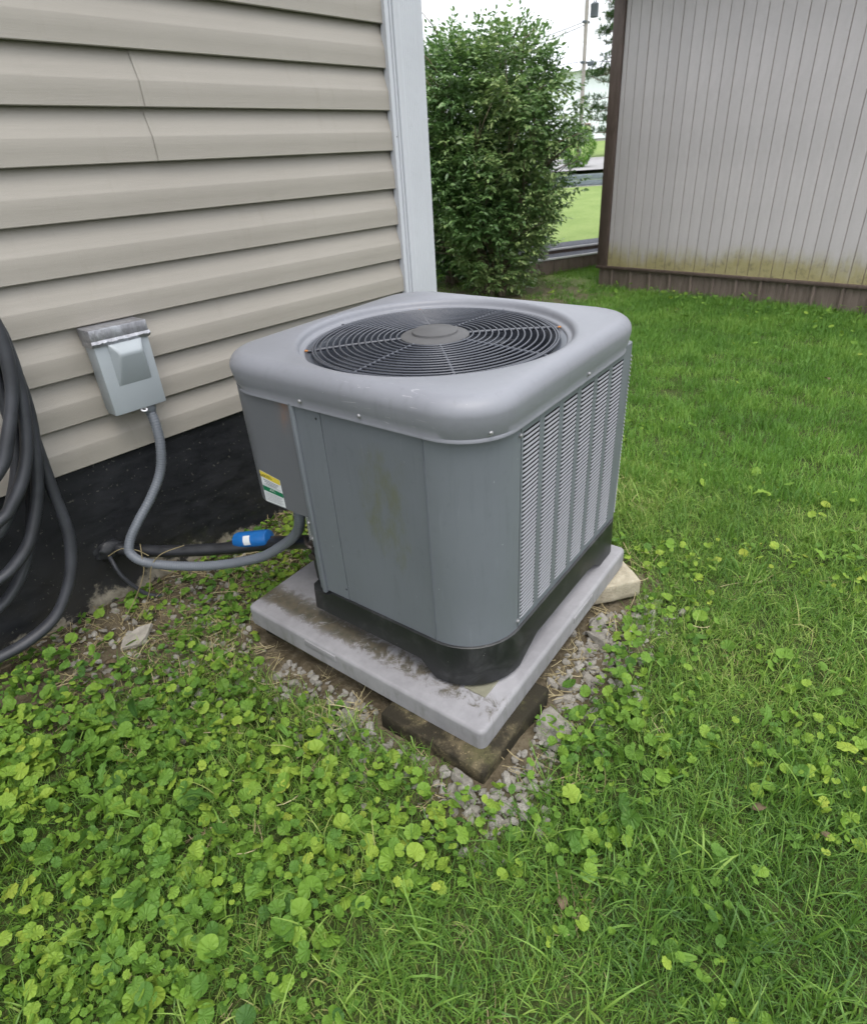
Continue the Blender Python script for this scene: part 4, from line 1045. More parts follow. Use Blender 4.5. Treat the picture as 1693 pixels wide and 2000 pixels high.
wire((px0, py0, 3.64), (px0 + lat.x * 30, py0 + lat.y * 30, 3.4), 0.5, 'wire running from the pole in front of the pine towards the shed')
# far white house
hx, hy = 34.3, 16.9
fh = empty('far_house', (hx, hy, gzf(hx, hy) - 0.1), (0, 0, math.atan2(VD[0], -VD[1]) + PI))
tag(fh, 'distant white house beyond the road', 'house')
box('wall', -9, 12, 0, 7, 0.22, 3.3, M_FARWHITE, fh)
box('block_base', -9, 12, 0.03, 7, -0.3, 0.22, M_FARBASE, fh)
V = [(-9.4, -0.4, 3.3), (12.4, -0.4, 3.3), (12.4, 7.4, 3.3), (-9.4, 7.4, 3.3), (-9.4, 3.5, 4.9), (12.4, 3.5, 4.9)]
mesh_obj('roof', V, [(0, 1, 5, 4), (3, 4, 5, 2), (1, 2, 5), (0, 4, 3), (0, 3, 2, 1)], M_FARROOF, fh)
for xq in (-0.35, 3.5, -5.0):
    wn = box('window', xq - 0.16, xq + 0.16, -0.06, 0.02, 0.62, 0.95, M_FARWIN, fh, 0.01)
    box('pane', xq - 0.12, xq + 0.12, -0.075, -0.062, 0.66, 0.91, M_GLASS, wn)

# ------------------------------------------------------------------ foliage builders
def leaf_cloud(name, pts, nrm, size, asp, mat, parent, fold=0.25, droop=0.25):
    """many folded elliptic leaves: pts (n,3) base points, nrm (n,3) leaf direction"""
    n_ = len(pts)
    d = nrm / np.linalg.norm(nrm, axis=1, keepdims=True)
    ref = np.tile(np.array([0, 0, 1.0]), (n_, 1)) + RNG.normal(0, 0.45, (n_, 3))
    s = np.cross(d, ref); s /= np.linalg.norm(s, axis=1, keepdims=True) + 1e-9
    u = np.cross(s, d)
    L = (size * RNG.uniform(0.7, 1.25, n_))[:, None]; W = L * asp
    sh = [(0, 0, 0), (0.30, 0.42, fold), (0.68, 0.38, fold), (1.0, 0, 0), (0.68, -0.38, fold), (0.30, -0.42, fold), (0.33, 0, 0), (0.68, 0, 0)]
    V = np.empty((n_, 8, 3))
    for k, (a_, b_, c_) in enumerate(sh):
        V[:, k] = pts + d * L * a_ + s * W * b_ + u * W * (c_ * abs(b_)) - np.array([0, 0, 1.0]) * (L * droop * a_ * a_)
    T = np.array([(0, 6, 1), (1, 6, 7), (1, 7, 2), (2, 7, 3), (0, 5, 6), (5, 7, 6), (5, 4, 7), (4, 3, 7)])
    F3 = (np.arange(n_)[:, None, None] * 8 + T[None]).reshape(-1, 3)
    tint = np.repeat(RNG.uniform(0, 1, n_), 8)
    me = fast_mesh(name, V.reshape(-1, 3), F3, dict(tint=('FLOAT', tint)))
    return link_mesh(name, me, mat, parent)

def branch_mesh(paths):
    V = []; F_ = []
    for path, r0_, r1_ in paths:
        v, f = tube_data(path, lambda i, n_: r0_ + (r1_ - r0_) * i / max(1, n_ - 1), 7); b_ = len(V); V += v; F_ += [tuple(i + b_ for i in q) for q in f]
    return V, F_

def shrub(base, height, rprof, label, seed, n_twigs, lean=(0, 0), bare_front=0):
    rng = np.random.default_rng(seed); random.seed(seed)
    root = empty('shrub', base); tag(root, label, 'shrub', 'leafy shrubs behind the house corner')
    zs_, rs_ = zip(*rprof)
    lump = lambda q, z: 1 + 0.13 * math.sin(3 * q + 2.1 * z + seed) + 0.10 * math.sin(5 * q - 3.7 * z + 2 * seed) + 0.07 * math.sin(9 * q + 6 * z)
    # stems
    tips = []
    for k in range(11):
        q = 2 * PI * k / 11 + random.uniform(-.2, .2); rb = random.uniform(0.04, 0.16)
        p = [Vector((rb * math.cos(q), rb * math.sin(q), -0.05))]
        ztop = height * random.uniform(0.72, 0.98)
        for t in (0.12, 0.28, 0.48, 0.72, 1.0):
            z = ztop * t; r = np.interp(z, zs_, rs_) * (0.30 + 0.5 * min(1, t * 1.6)) * random.uniform(0.8, 1.1)
            p.append(Vector((lean[0] * z + r * math.cos(q + random.uniform(-.12, .12)), lean[1] * z + r * math.sin(q + random.uniform(-.12, .12)), z)))
        path = catmull(p, 5)
        V, F_ = branch_mesh([(path, random.uniform(0.018, 0.030), 0.004)])
        st_ = mesh_obj('stem', V, F_, M_BARK, root, True)
        subs = []
        for _ in range(9):
            i = random.randrange(len(path) // 4, len(path)); p0 = path[i]
            dq = q + random.uniform(-0.9, 0.9); ln = random.uniform(0.25, 0.55)
            d = Vector((math.cos(dq) * 0.75, math.sin(dq) * 0.75, random.uniform(0.25, 0.9))).normalized() * ln
            subs.append(([p0, p0 + d * 0.5 + Vector((0, 0, 0.03)), p0 + d], 0.008, 0.002))
        V, F_ = branch_mesh(subs); mesh_obj('twigs', V, F_, M_BARK, st_, True)['kind'] = 'stuff'
    # twigs with leaves
    P = []; D = []
    for i in range(n_twigs):
        z = rng.uniform(zs_[0], zs_[-1]); rm = np.interp(z, zs_, rs_)
        if rng.uniform() > (rm / max(rs_)) * 0.9 + 0.1: continue
        q = rng.uniform(0, 2 * PI); rad = rm * lump(q, z) * rng.uniform(0.25, 1.12) ** 0.5
        # thin, hole-ridden lower part
        if z < zs_[0] + 0.30 and rng.uniform() < 0.25: continue
        if mnoise.noise(Vector((math.cos(q) * 2.2 + seed, math.sin(q) * 2.2, z * 3.2))) > 0.20 and rad > rm * 0.68: continue
        b_ = np.array([lean[0] * z + rad * math.cos(q), lean[1] * z + rad * math.sin(q), z])
        o_ = np.array([math.cos(q), math.sin(q), rng.uniform(-0.1, 0.8)]) + rng.normal(0, 0.35, 3); o_ /= np.linalg.norm(o_)
        if z > zs_[-1] - 0.25: o_[2] += 0.6
        ln = rng.uniform(0.09, 0.20); m_ = 4
        side = np.cross(o_, [0, 0, 1]); side /= np.linalg.norm(side) + 1e-9
        for k in range(m_):
            pt = b_ + o_ * ln * (k + 0.5) / m_
            for sgn in (-1, 1):
                P.append(pt); D.append(o_ * 0.55 + side * sgn * 0.8 + rng.normal(0, 0.22, 3) + np.array([0, 0, -0.1]))
        P.append(b_ + o_ * ln); D.append(o_ + rng.normal(0, 0.2, 3))
    leaf_cloud('crown', np.array(P), np.array(D), 0.049, 0.50, M_BUSH, root, 0.3, 0.25)
    return root
RP = [(0.10, 0.24), (0.40, 0.40), (0.8, 0.53), (1.2, 0.60), (1.55, 0.61), (1.80, 0.54), (1.95, 0.43), (2.06, 0.24)]
shrub((4.18, 1.94, 0), 2.1, RP, 'large dense green shrub with bare upright stems beside the shed', 3, 6600, (0.02, 0.02))
shrub((4.55, 2.75, 0), 2.2, [(z, r * 1.08) for z, r in RP], 'green shrub half hidden behind the white corner post', 5, 6600, (-0.02, -0.05))
# small clipped shrub by the pole
sx_, sy_ = 16.35, 7.85
rt = empty('round_shrub', (sx_, sy_, gzf(sx_, sy_))); tag(rt, 'small round clipped shrub in front of the utility pole', 'shrub')
P = []; D = []
for i in range(2600):
    v = RNG.normal(0, 1, 3); v /= np.linalg.norm(v); rad = RNG.uniform(0.6, 1) ** 0.5
    p = v * np.array([0.42, 0.42, 0.5]) * rad * (1 + 0.1 * math.sin(4 * v[0] + 5 * v[2])) + np.array([0, 0, 0.55]); P.append(p); D.append(v + RNG.normal(0, .4, 3))
leaf_cloud('crown', np.array(P), np.array(D), 0.07, 0.5, M_LAWN, rt)
tube('trunk', [(0, 0, -0.1), (0.01, 0, 0.3), (0, 0, 0.7)], 0.03, M_BARK, rt, 8)
# pine
def pine(base, height, label, seed):
    rng = np.random.default_rng(seed)
    root = empty('pine_tree', base); tag(root, label, 'tree')
    tube('trunk', [(0, 0, -0.2), (0.05, 0, height * 0.5), (0, 0, height)], lambda i, n_: (0.16, 0.10, 0.02)[i], M_BARK, root, 10)
    P = []; D = []; brs = []
    z = 0.75
    while z < height:
        rmax = 1.75 * (1 - (z / height) ** 1.3) + 0.12
        for k in range(6):
            q = rng.uniform(0, 2 * PI); ln = rmax * rng.uniform(0.6, 1.1)
            up_ = rng.uniform(-0.12, 0.25)
            tip = np.array([math.cos(q) * ln, math.sin(q) * ln, z + up_ * ln])
            brs.append(([Vector((0, 0, z)), Vector(tip * 0.5 + np.array([0, 0, z * 0.5 - 0.05])), Vector(tip)], 0.022, 0.006))
            for c_ in range(int(9 + ln * 9)):
                t = rng.uniform(0.3, 1.02); cpt = np.array([0, 0, z]) * (1 - t) + tip * t + rng.normal(0, 0.085, 3) * np.array([1, 1, 0.7])
                for _ in range(13):
                    v = rng.normal(0, 1, 3) + np.array([math.cos(q), math.sin(q), 0.7]); P.append(cpt); D.append(v)
        z += rng.uniform(0.28, 0.42)
    V, F_ = branch_mesh(brs); mesh_obj('limbs', V, F_, M_BARK, root, True)['kind'] = 'stuff'
    leaf_cloud('crown', np.array(P), np.array(D), 0.15, 0.16, M_PINE, root, 0.2, 0.1)
pine((23.05, 10.15, gzf(23.05, 10.15)), 5.4, 'tall green pine tree rising beside the shed edge', 11)

# ================================================================== GROUND COVER
inpad = lambda x, y: (np.abs((x) * math.cos(AYAW) + (y - FY) * math.sin(AYAW) + 0.024) < 0.418) & (np.abs(-(x) * math.sin(AYAW) + (y - FY) * math.cos(AYAW)) < 0.405)
def padlocal(x, y):
    return x * math.cos(AYAW) + (y - FY) * math.sin(AYAW), -x * math.sin(AYAW) + (y - FY) * math.cos(AYAW)
def block_d(x, y):
    """signed distance-like value to the pad outline (negative inside)"""
    lx, ly = padlocal(x, y)
    return np.maximum(np.abs(lx + 0.024) - 0.416, np.abs(ly) - 0.401)
def in_frontblock(x, y):
    lx, ly = padlocal(x, y); return (np.abs(lx + 0.32) < 0.185) & (np.abs(ly + 0.275) < 0.18)
def in_rearblock(x, y): return (np.hypot(x - 0.36, y + 1.20) < 0.125)
def blocked(x, y):
    return (block_d(x, y) < 0.004) | in_frontblock(x, y) | in_rearblock(x, y) | ((y > -0.012) & (x < 1.0) & (x > -4.4)) | ((x - 4.857) * 0.9931 + (y - 1.169) * -0.1172 > -0.02) & ((x - 4.857) * -0.1172 + (y - 1.169) * -0.9931 > -0.02)
def smooth(a, b, t): t = np.clip((t - a) / (b - a), 0, 1); return t * t * (3 - 2 * t)
def vnoise(x, y, sc, seed=0):
    return np.array([mnoise.noise(Vector((a * sc + seed * 17.3, b * sc, seed * 3.1))) for a, b in zip(x, y)])
def poly_in(x, y, poly):
    r = np.zeros(len(x), bool); j = len(poly) - 1
    for i in range(len(poly)):
        xi, yi = poly[i]; xj, yj = poly[j]
        c_ = ((yi > y) != (yj > y)) & (x < (xj - xi) * (y - yi) / (yj - yi + 1e-12) + xi); r ^= c_; j = i
    return r
VIO = [(-2.4, 0.0), (-1.026, -0.053), (-0.9, -0.075), (-0.78, -0.27), (-0.60, -0.40), (-0.60, -0.82), (-0.55, -1.06), (-0.54, -1.28), (-0.36, -1.41), (-0.14, -1.39), (0.16, -1.31), (0.23, -1.42), (-0.08, -1.57), (-0.35, -1.58), (-0.57, -1.42), (-0.82, -1.33), (-1.05, -1.32), (-1.7, -1.25), (-2.4, -1.1)]
def frustum(x, y, margin=0.45):
    dx, dy = x - CAM[0], y - CAM[1]
    zc = dx * fw.x + dy * fw.y + (0 - CAM[2]) * fw.z
    xc_ = dx * rr.x + dy * rr.y - CAM[2] * rr.z; yc_ = dx * uu.x + dy * uu.y - CAM[2] * uu.z
    return (zc > 0.1) & (np.abs(xc_ / zc) < 0.7086 + margin) & (np.abs(yc_ / zc) < 0.837 + margin)
# density helpers for each zone
def poly_edge(x, y):
    """signed distance to the violet patch outline (positive inside)"""
    d = np.full(len(x), 9.0)
    for i in range(len(VIO)):
        ax_, ay_ = VIO[i - 1]; bx_, by_ = VIO[i]; ex, ey = bx_ - ax_, by_ - ay_
        t = np.clip(((x - ax_) * ex + (y - ay_) * ey) / (ex * ex + ey * ey), 0, 1); d = np.minimum(d, np.hypot(x - ax_ - t * ex, y - ay_ - t * ey))
    return np.where(poly_in(x, y, VIO), d, -d)
def vio_density(x, y):
    inside = poly_in(x, y, VIO).astype(float)
    dv = poly_edge(x, y); inside = np.clip(0.5 + dv / 0.22 + 0.45 * vnoise(x, y, 4.5, 71), 0, 1)
    d = inside * 0.52
    vn = vnoise(x, y, 3.2, 4)
    d = d * (0.62 + 0.75 * np.clip(vn + 0.35, 0, 1))
    # thin outliers
    near = np.exp(-((x + 0.5) ** 2 + (y + 1.55) ** 2) / 0.6)
    d = np.maximum(d, (0.50 * near + 0.11) * np.clip(0.22 + vn * 2.2, 0, 1))
    vn2 = vnoise(x, y, 5.5, 33); d = np.maximum(d, 0.15 * np.clip((vn2 - 0.10) * 4, 0, 1) * (y < -1.30) * (x < 0.35) * (x > -1.4))
    # soil between wall and pad: sparse plants
    soilz = (y > -0.62) & (x > -0.66) & (x < 0.3)
    d = np.where(soilz & (inside < 0.5), 0.24 + 0.26 * (vn > 0.05), d)
    gap = smooth(0.02, 0.13, block_d(x, y)); d = d * (0.10 + 0.90 * gap)
    d = d * np.where(x < 1.2, 1, 0.35)
    return d
# --- leaf kinds
def leaf_kind(scallop, notch, cup, fold, seed, petiole=True):
    rng = np.random.default_rng(seed); NO = 26
    V = [(0, 0, 0)]; ang = [0]; rad = [0]
    def outl(q):
        # q = 0 points to the tip, q = +-pi is the petiole notch
        a_ = abs(q) / PI
        r = 1.0 - 0.08 * math.cos(2 * q) + 0.05 * math.cos(q)
        r *= 1 - notch * max(0, (a_ - 0.84) / 0.16) ** 1.3
        r *= 1 + scallop * (abs(math.sin(q * 4.5 + 0.3)) - 0.5)
        return r
    f1_, f2_ = rng.uniform(0, 6, 2)
    for ring, k_ in ((0.5, 0), (1.0, 1)):
        for i in range(NO):
            q = -PI + 2 * PI * (i + 0.5) / NO; r = outl(q) * (ring if ring == 1 else 0.5 + 0.0)
            x = r * math.cos(q) * 0.5; y = r * math.sin(q) * 0.5
            z = cup * ring ** 2 * 0.16 + fold * abs(y) + 0.035 * ring * math.sin(3 * q + f1_) + 0.02 * ring * math.sin(5 * q + f2_)
            V.append((x, y, z)); ang.append(q); rad.append(ring)
    F_ = []
    for i in range(NO - 1): F_.append((0, 1 + i, 2 + i))
    if notch < 0.7: F_ += [(0, NO, 1), (NO, 2 * NO, 1 + NO), (NO, 1 + NO, 1)]
    for i in range(NO - 1):
        a_, b_, c_, d_ = 1 + i, 2 + i, 1 + NO + i + 1, 1 + NO + i; F_ += [(a_, d_, c_), (a_, c_, b_)]
    if petiole:
        b0_ = len(V)
        for (x, y, z) in ((-0.02, 0.02, 0), (-0.02, -0.02, 0), (-0.22, 0.016, -0.45), (-0.22, -0.016, -0.45), (-0.25, 0.014, -1.1), (-0.25, -0.014, -1.1)): V.append((x, y, z)); ang.append(0.35); rad.append(0)
        F_ += [(b0_, b0_ + 1, b0_ + 3), (b0_, b0_ + 3, b0_ + 2), (b0_ + 2, b0_ + 3, b0_ + 5), (b0_ + 2, b0_ + 5, b0_ + 4)]
    V = np.array(V)
    me = fast_mesh('leaf', V, np.array(F_), dict(ang=('FLOAT', ang), rad=('FLOAT', rad), tint=('FLOAT', np.full(len(V), rng.uniform()))))
    me.materials.append(M_VIOLET); me.polygons.foreach_set('use_smooth', [True] * len(me.polygons)); return me
leaf_protos = [leaf_kind(0.0, 0.25, 0.5, 0.10, 1), leaf_kind(0.05, 0.45, -0.6, 0.15, 2), leaf_kind(0.0, 0.72, 0.3, 0.35, 3), leaf_kind(0.16, 0.5, -0.5, 0.0, 4), leaf_kind(0.14, 0.3, 0.4, 0.1, 5), leaf_kind(0.03, 0.5, -1.0, 0.25, 6), leaf_kind(0.0, 0.65, 0.9, 0.45, 7)]
def clover_kind(seed):
    rng = np.random.default_rng(seed); V = [(0, 0, 0)]; F_ = []; ang = [0]; rad = [0]
    for k in range(3):
        q = 2 * PI * k / 3; b_ = len(V); R_ = lambda a, r: (math.cos(q) * r * math.cos(a) - math.sin(q) * r * math.sin(a), math.sin(q) * r * math.cos(a) + math.cos(q) * r * math.sin(a))
        pts = [(-0.5, 0.22), (-0.72, 0.40), (-0.55, 0.55), (-0.22, 0.60), (0.0, 0.54), (0.22, 0.60), (0.55, 0.55), (0.72, 0.40), (0.5, 0.22)]
        for a, r in pts:
            x_, y_ = R_(a * 0.85, r); V.append((x_, y_, 0.10 * abs(a) - 0.1 * r)); ang.append(a * 2); rad.append(r)
        for i in range(8): F_.append((0, b_ + i, b_ + i + 1))
    b_ = len(V)
    for p in ((0.0, 0.015, 0), (0.0, -0.015, 0), (-0.05, 0.015, -1.1), (-0.05, -0.015, -1.1)): V.append(p); ang.append(0.3); rad.append(0)
    F_ += [(b_, b_ + 1, b_ + 3), (b_, b_ + 3, b_ + 2)]
    me = fast_mesh('leaf', np.array(V), np.array(F_), dict(ang=('FLOAT', ang), rad=('FLOAT', rad), tint=('FLOAT', np.full(len(V), 0.25)))); me.materials.append(M_VIOLET); return me
def blade_kind(seed, w_, toothed=0.0):
    rng = np.random.default_rng(seed); V = []; F_ = []; ang = []; rad = []
    for i in range(9):
        t = i / 8; ww = w_ * math.sin(PI * (0.06 + 0.94 * t) ** 0.8) * (1 + toothed * (1 if i % 2 else -1)) if i < 8 else 0.004
        z = 0.42 * math.sin(2.0 * t) - 0.30 * t * t
        for u in (-1, 0, 1): V.append((t, u * ww, z + 0.3 * abs(u) * ww)); ang.append(u * 0.7); rad.append(t)
    for i in range(8):
        for k in range(2): a_ = i * 3 + k; F_ += [(a_, a_ + 3, a_ + 4), (a_, a_ + 4, a_ + 1)]
    me = fast_mesh('leaf', np.array(V), np.array(F_), dict(ang=('FLOAT', ang), rad=('FLOAT', rad), tint=('FLOAT', np.full(len(V), rng.uniform(0, .5))))); me.materials.append(M_VIOLET)
    me.polygons.foreach_set('use_smooth', [True] * len(me.polygons)); return me
leaf_protos += [clover_kind(1), blade_kind(2, 0.13), blade_kind(3, 0.16, 0.35)]
N = 100000
lx = RNG.uniform(-2.3, 1.8, N); ly = RNG.uniform(-2.8, 0.0, N)
keep = frustum(lx, ly) & ~blocked(lx, ly); lx, ly = lx[keep], ly[keep]
dens = vio_density(lx, ly); keep = RNG.uniform(0, 1, len(lx)) < dens; lx, ly = lx[keep], ly[keep]
nv = len(lx)
size = RNG.gamma(4.5, 0.0190 / 4.5, nv).clip(0.007, 0.037)
patchn = vnoise(lx, ly, 2.2, 9); size *= 0.85 + 0.3 * np.clip(patchn + 0.4, 0, 1)
hz = RNG.uniform(0.008, 0.052, nv) * np.where(poly_in(lx, ly, VIO), 1.0, np.where(ly < -1.25, 0.85, 0.6))
rots = np.stack([RNG.normal(0, 0.46, nv), RNG.normal(-0.10, 0.46, nv), RNG.uniform(0, 2 * PI, nv)], 1)
kid = RNG.choice(10, nv, p=[0.18, 0.12, 0.16, 0.16, 0.12, 0.08, 0.09, 0.07, 0.013, 0.007])
size = np.where(kid == 8, size * 2.0, np.where(kid == 9, size * 2.4, size))
scatter('violet_leaves', leaf_protos, np.stack([lx, ly, gz(lx, ly) + hz], 1), rots, size, kid, 'bright green round violet and ivy leaves covering the ground', 'ground cover')

# --- grass tufts
def tuft(nb, l0, l1, spread, lean, wid, mat, seed, curl=1.0, segs=4):
    rng = np.random.default_rng(seed); V = []; F_ = []; T = []
    for b in range(nb):
        q = rng.uniform(0, 2 * PI); bx0, by0 = rng.normal(0, spread, 2); L = rng.uniform(l0, l1); ln = abs(rng.normal(0, lean)) + 0.1; tt = rng.uniform()
        wq = q + PI / 2 + rng.normal(0, 0.5); w0 = wid * rng.uniform(0.7, 1.3); x, y, z = bx0, by0, -0.006; th = PI / 2 - ln * 0.5
        b0_ = len(V)
        for s_ in range(segs + 1):
            t = s_ / segs; w_ = w0 * (1 - t ** 2.0) * (0.75 + 0.5 * min(1, t * 3) * 0.5)
            if s_ < segs:
                V.append((x + math.cos(wq) * w_, y + math.sin(wq) * w_, z)); V.append((x - math.cos(wq) * w_, y - math.sin(wq) * w_, z)); T += [tt, tt]
            else: V.append((x, y, z)); T.append(tt)
            st_ = L / segs; x += math.cos(q) * math.cos(th) * st_; y += math.sin(q) * math.cos(th) * st_; z += math.sin(th) * st_; th -= curl * ln * 0.55
        for s_ in range(segs - 1):
            a_ = b0_ + 2 * s_; F_ += [(a_, a_ + 1, a_ + 3), (a_, a_ + 3, a_ + 2)]
        a_ = b0_ + 2 * (segs - 1); F_.append((a_, a_ + 1, a_ + 2))
    me = fast_mesh('tuft', np.array(V), np.array(F_), dict(tint=('FLOAT', T))); me.materials.append(mat); return me
def grass_mask(x, y):
    """how much lawn grows here"""
    d = np.ones(len(x))
    d *= smooth(0.02, 0.16, block_d(x, y))
    wallz = (x < 1.0) & (x > -5); d = np.where(wallz, d * smooth(-0.15, -0.75, y), d)
    vio = poly_in(x, y, VIO); lefts = smooth(-0.45, -0.85, x)
    d = np.where(vio, d * 0.75, d)
    gap = (y < -1.22) & (y > -1.43) & (x > -0.62) & (x < 0.2); d = np.where(gap, d * 0.08, d)
    bed = np.hypot(x - 4.35, (y - 2.0) * 0.75); d *= 0.12 + 0.88 * smooth(0.65, 1.25, bed)
    return d
def field(n_, x0, x1, y0, y1, dmin, dmax, fn=grass_mask):
    x = RNG.uniform(x0, x1, n_); y = RNG.uniform(y0, y1, n_); D_ = np.hypot(x - CAM[0], y - CAM[1])
    k = frustum(x, y) & ~blocked(x, y) & (D_ >= dmin) & (D_ < dmax); x, y = x[k], y[k]
    k = RNG.uniform(0, 1, len(x)) < fn(x, y); return x[k], y[k]
short = [tuft(30, 0.020, 0.056, 0.020, 0.8, 0.0011, M_GRASS, 20 + i) for i in range(5)]
longt = [tuft(11, 0.05, 0.12, 0.018, 0.85, 0.0017, M_GRASS, 40 + i, 1.0, 5) for i in range(5)]
x, y = field(23000, -2.4, 2.2, -3.6, 0.0, 0.0, 2.6)
m_ = len(x); kid = RNG.integers(0, 5, m_)
tl = np.stack([RNG.normal(0, 0.12, m_), RNG.normal(0, 0.12, m_), RNG.uniform(0, 2 * PI, m_)], 1)
scatter('grass', short, np.stack([x, y, gz(x, y)], 1), tl, RNG.uniform(0.75, 1.35, m_), kid, 'short green grass of the near lawn', 'grass')
def long_mask(x, y):
    d = grass_mask(x, y); vn = vnoise(x, y, 2.4, 21)
    near = np.exp(-((x + 0.45) ** 2 + (y + 1.75) ** 2) / 0.30)
    return d * np.clip(0.12 + 0.75 * near + 0.35 * vn, 0.0, 1)
x, y = field(8200, -2.4, 1.8, -3.4, 0.0, 0.0, 2.4, long_mask)
m_ = len(x); kid = RNG.integers(0, 5, m_)
tl = np.stack([RNG.normal(0, 0.15, m_), RNG.normal(0, 0.15, m_), RNG.uniform(0, 2 * PI, m_)], 1)
scatter('long_grass', longt, np.stack([x, y, gz(x, y)], 1), tl, RNG.uniform(0.7, 1.25, m_), kid, 'longer arching grass blades in the foreground', 'grass')
lawnt = [tuft(34, 0.025, 0.060, 0.032, 0.6, 0.0017, M_LAWN, 60 + i, 1.0, 3) for i in range(5)]
def lawn_mask(x, y): return grass_mask(x, y)
x, y = field(36000, 0.2, 8.5, -4.6, 4.8, 2.4, 9.5, lawn_mask)
m_ = len(x); kid = RNG.integers(0, 5, m_); dshed = np.clip(((4.857 - x) * 0.9931 - (1.169 - y) * 0.1172), 0, 3)
sc_ = RNG.uniform(0.8, 1.35, m_) * (1 + 0.35 * np.exp(-dshed / 0.25) * (x < 4.9))
tl = np.stack([RNG.normal(0, 0.12, m_), RNG.normal(0, 0.12, m_), RNG.uniform(0, 2 * PI, m_)], 1)
scatter('lawn_grass', lawnt, np.stack([x, y, gz(x, y)], 1), tl, sc_, kid, 'mown green lawn between the unit and the shed', 'grass')
# broad weeds along the shed skirting and spots of yellow-green clover in the lawn
def weed_mask(x, y):
    ds = (4.857 - x) * 0.9931 - (1.169 - y) * 0.1172
    return np.where((ds > 0.02) & (ds < 0.95), 0.30 * np.exp(-ds / 0.40), 0.0) + 0.02 * (vnoise(x, y, 1.6, 31) > 0.12)
x, y = field(9000, 0.6, 4.9, -3.2, 1.6, 2.2, 9.5, weed_mask)
m_ = len(x); kid = RNG.choice(7, m_)
scatter('lawn_weeds', leaf_protos, np.stack([x, y, gz(x, y) + RNG.uniform(0.03, 0.085, m_)], 1), np.stack([RNG.normal(0, 0.4, m_), RNG.normal(0, 0.4, m_), RNG.uniform(0, 6.28, m_)], 1), RNG.uniform(0.018, 0.040, m_), kid, 'leafy weeds growing in the lawn along the shed skirting', 'weeds')

# --- dry straw
def straw_kind(seed):
    rng = np.random.default_rng(seed); V = []; F_ = []; T = []
    for b in range(7):
        q = rng.uniform(0, 2 * PI); x, y = rng.normal(0, 0.02, 2); z = rng.uniform(0.001, 0.012); L = rng.uniform(0.03, 0.10); b0_ = len(V); tt = rng.uniform()
        cv = rng.normal(0, 0.35); w_ = rng.uniform(0.0005, 0.0012); rise = rng.normal(0, 0.12)
        for s_ in range(5):
            V += [(x - math.sin(q) * w_, y + math.cos(q) * w_, z), (x + math.sin(q) * w_, y - math.cos(q) * w_, z + w_)]; T += [tt, tt]
            x += math.cos(q) * L / 4; y += math.sin(q) * L / 4; z = max(0.0005, z + rise * L / 4); q += cv * 0.5
        for s_ in range(4): a_ = b0_ + 2 * s_; F_ += [(a_, a_ + 1, a_ + 3), (a_, a_ + 3, a_ + 2)]
    me = fast_mesh('straw', np.array(V), np.array(F_), dict(tint=('FLOAT', T))); me.materials.append(M_STRAW); return me
straws = [straw_kind(80 + i) for i in range(5)]
def straw_mask(x, y):
    soilz = np.where((x > -0.95) & (x < 0.9), smooth(-0.85, -0.45, y), 0) * 0.7
    ring = np.exp(-np.clip(block_d(x, y), 0, 9) / 0.10) * 0.8
    return np.clip(np.maximum(np.maximum(soilz, ring), 0.012 + 0.10 * np.clip(vnoise(x, y, 2.6, 41) - 0.15, 0, 1)), 0, 1)
x, y = field(5200, -1.7, 1.4, -2.4, -0.0, 0.0, 3.0, straw_mask)
m_ = len(x); scatter('dry_straw', straws, np.stack([x, y, gz(x, y) + 0.004], 1), np.stack([RNG.normal(0, .08, m_), RNG.normal(0, .08, m_), RNG.uniform(0, 6.28, m_)], 1), RNG.uniform(0.45, 1.1, m_), RNG.integers(0, 5, m_), 'dry tan straw and dead grass on the bare soil', 'straw')

# --- gravel and stones
def rock_mesh(seed, sub=2, sq=(1, 0.8, 0.6)):
    rng = np.random.default_rng(seed); bm = bmesh.new(); bmesh.ops.create_icosphere(bm, subdivisions=sub, radius=0.5)
    off = Vector(rng.uniform(0, 50, 3)); pl = [(Vector(rng.normal(0, 1, 3)).normalized(), rng.uniform(0.20, 0.38)) for _ in range(12)]
    for v in bm.verts:
        for n_, d in pl:
            k_ = v.co.dot(n_)
            if k_ > d: v.co -= n_ * (k_ - d)
        v.co *= 1 + 0.12 * mnoise.noise(v.co * 3 + off)
        v.co = Vector((v.co.x * sq[0], v.co.y * sq[1], v.co.z * sq[2]))
    me = bpy.data.meshes.new('rock'); bm.to_mesh(me); bm.free(); me.materials.append(M_STONE)
    me.polygons.foreach_set('use_smooth', [True] * len(me.polygons)); me.set_sharp_from_angle(angle=math.radians(28)); return me
n = NT('weathered_rock', 0.9, 0.2); f = n.noise(3.5, 8, 0.75); f2_ = n.noise(14, 6, 0.7)
c = n.ramp(f, [(0.30, srgb(104, 100, 92)[:3]), (0.5, srgb(138, 134, 126)[:3]), (0.7, srgb(168, 164, 155)[:3])])
c = n.mix(n.bw(f2_, 0.55, 0.72, 0, 0.5), c, srgb(106, 100, 84)); n.color(c).bump(n.math('ADD', f, f2_), 0.5, 0.03); M_ROCK = n.m
gk = [rock_mesh(100 + i, 2, (1, RNG.uniform(.65, .95), RNG.uniform(.5, .75))) for i in range(7)]
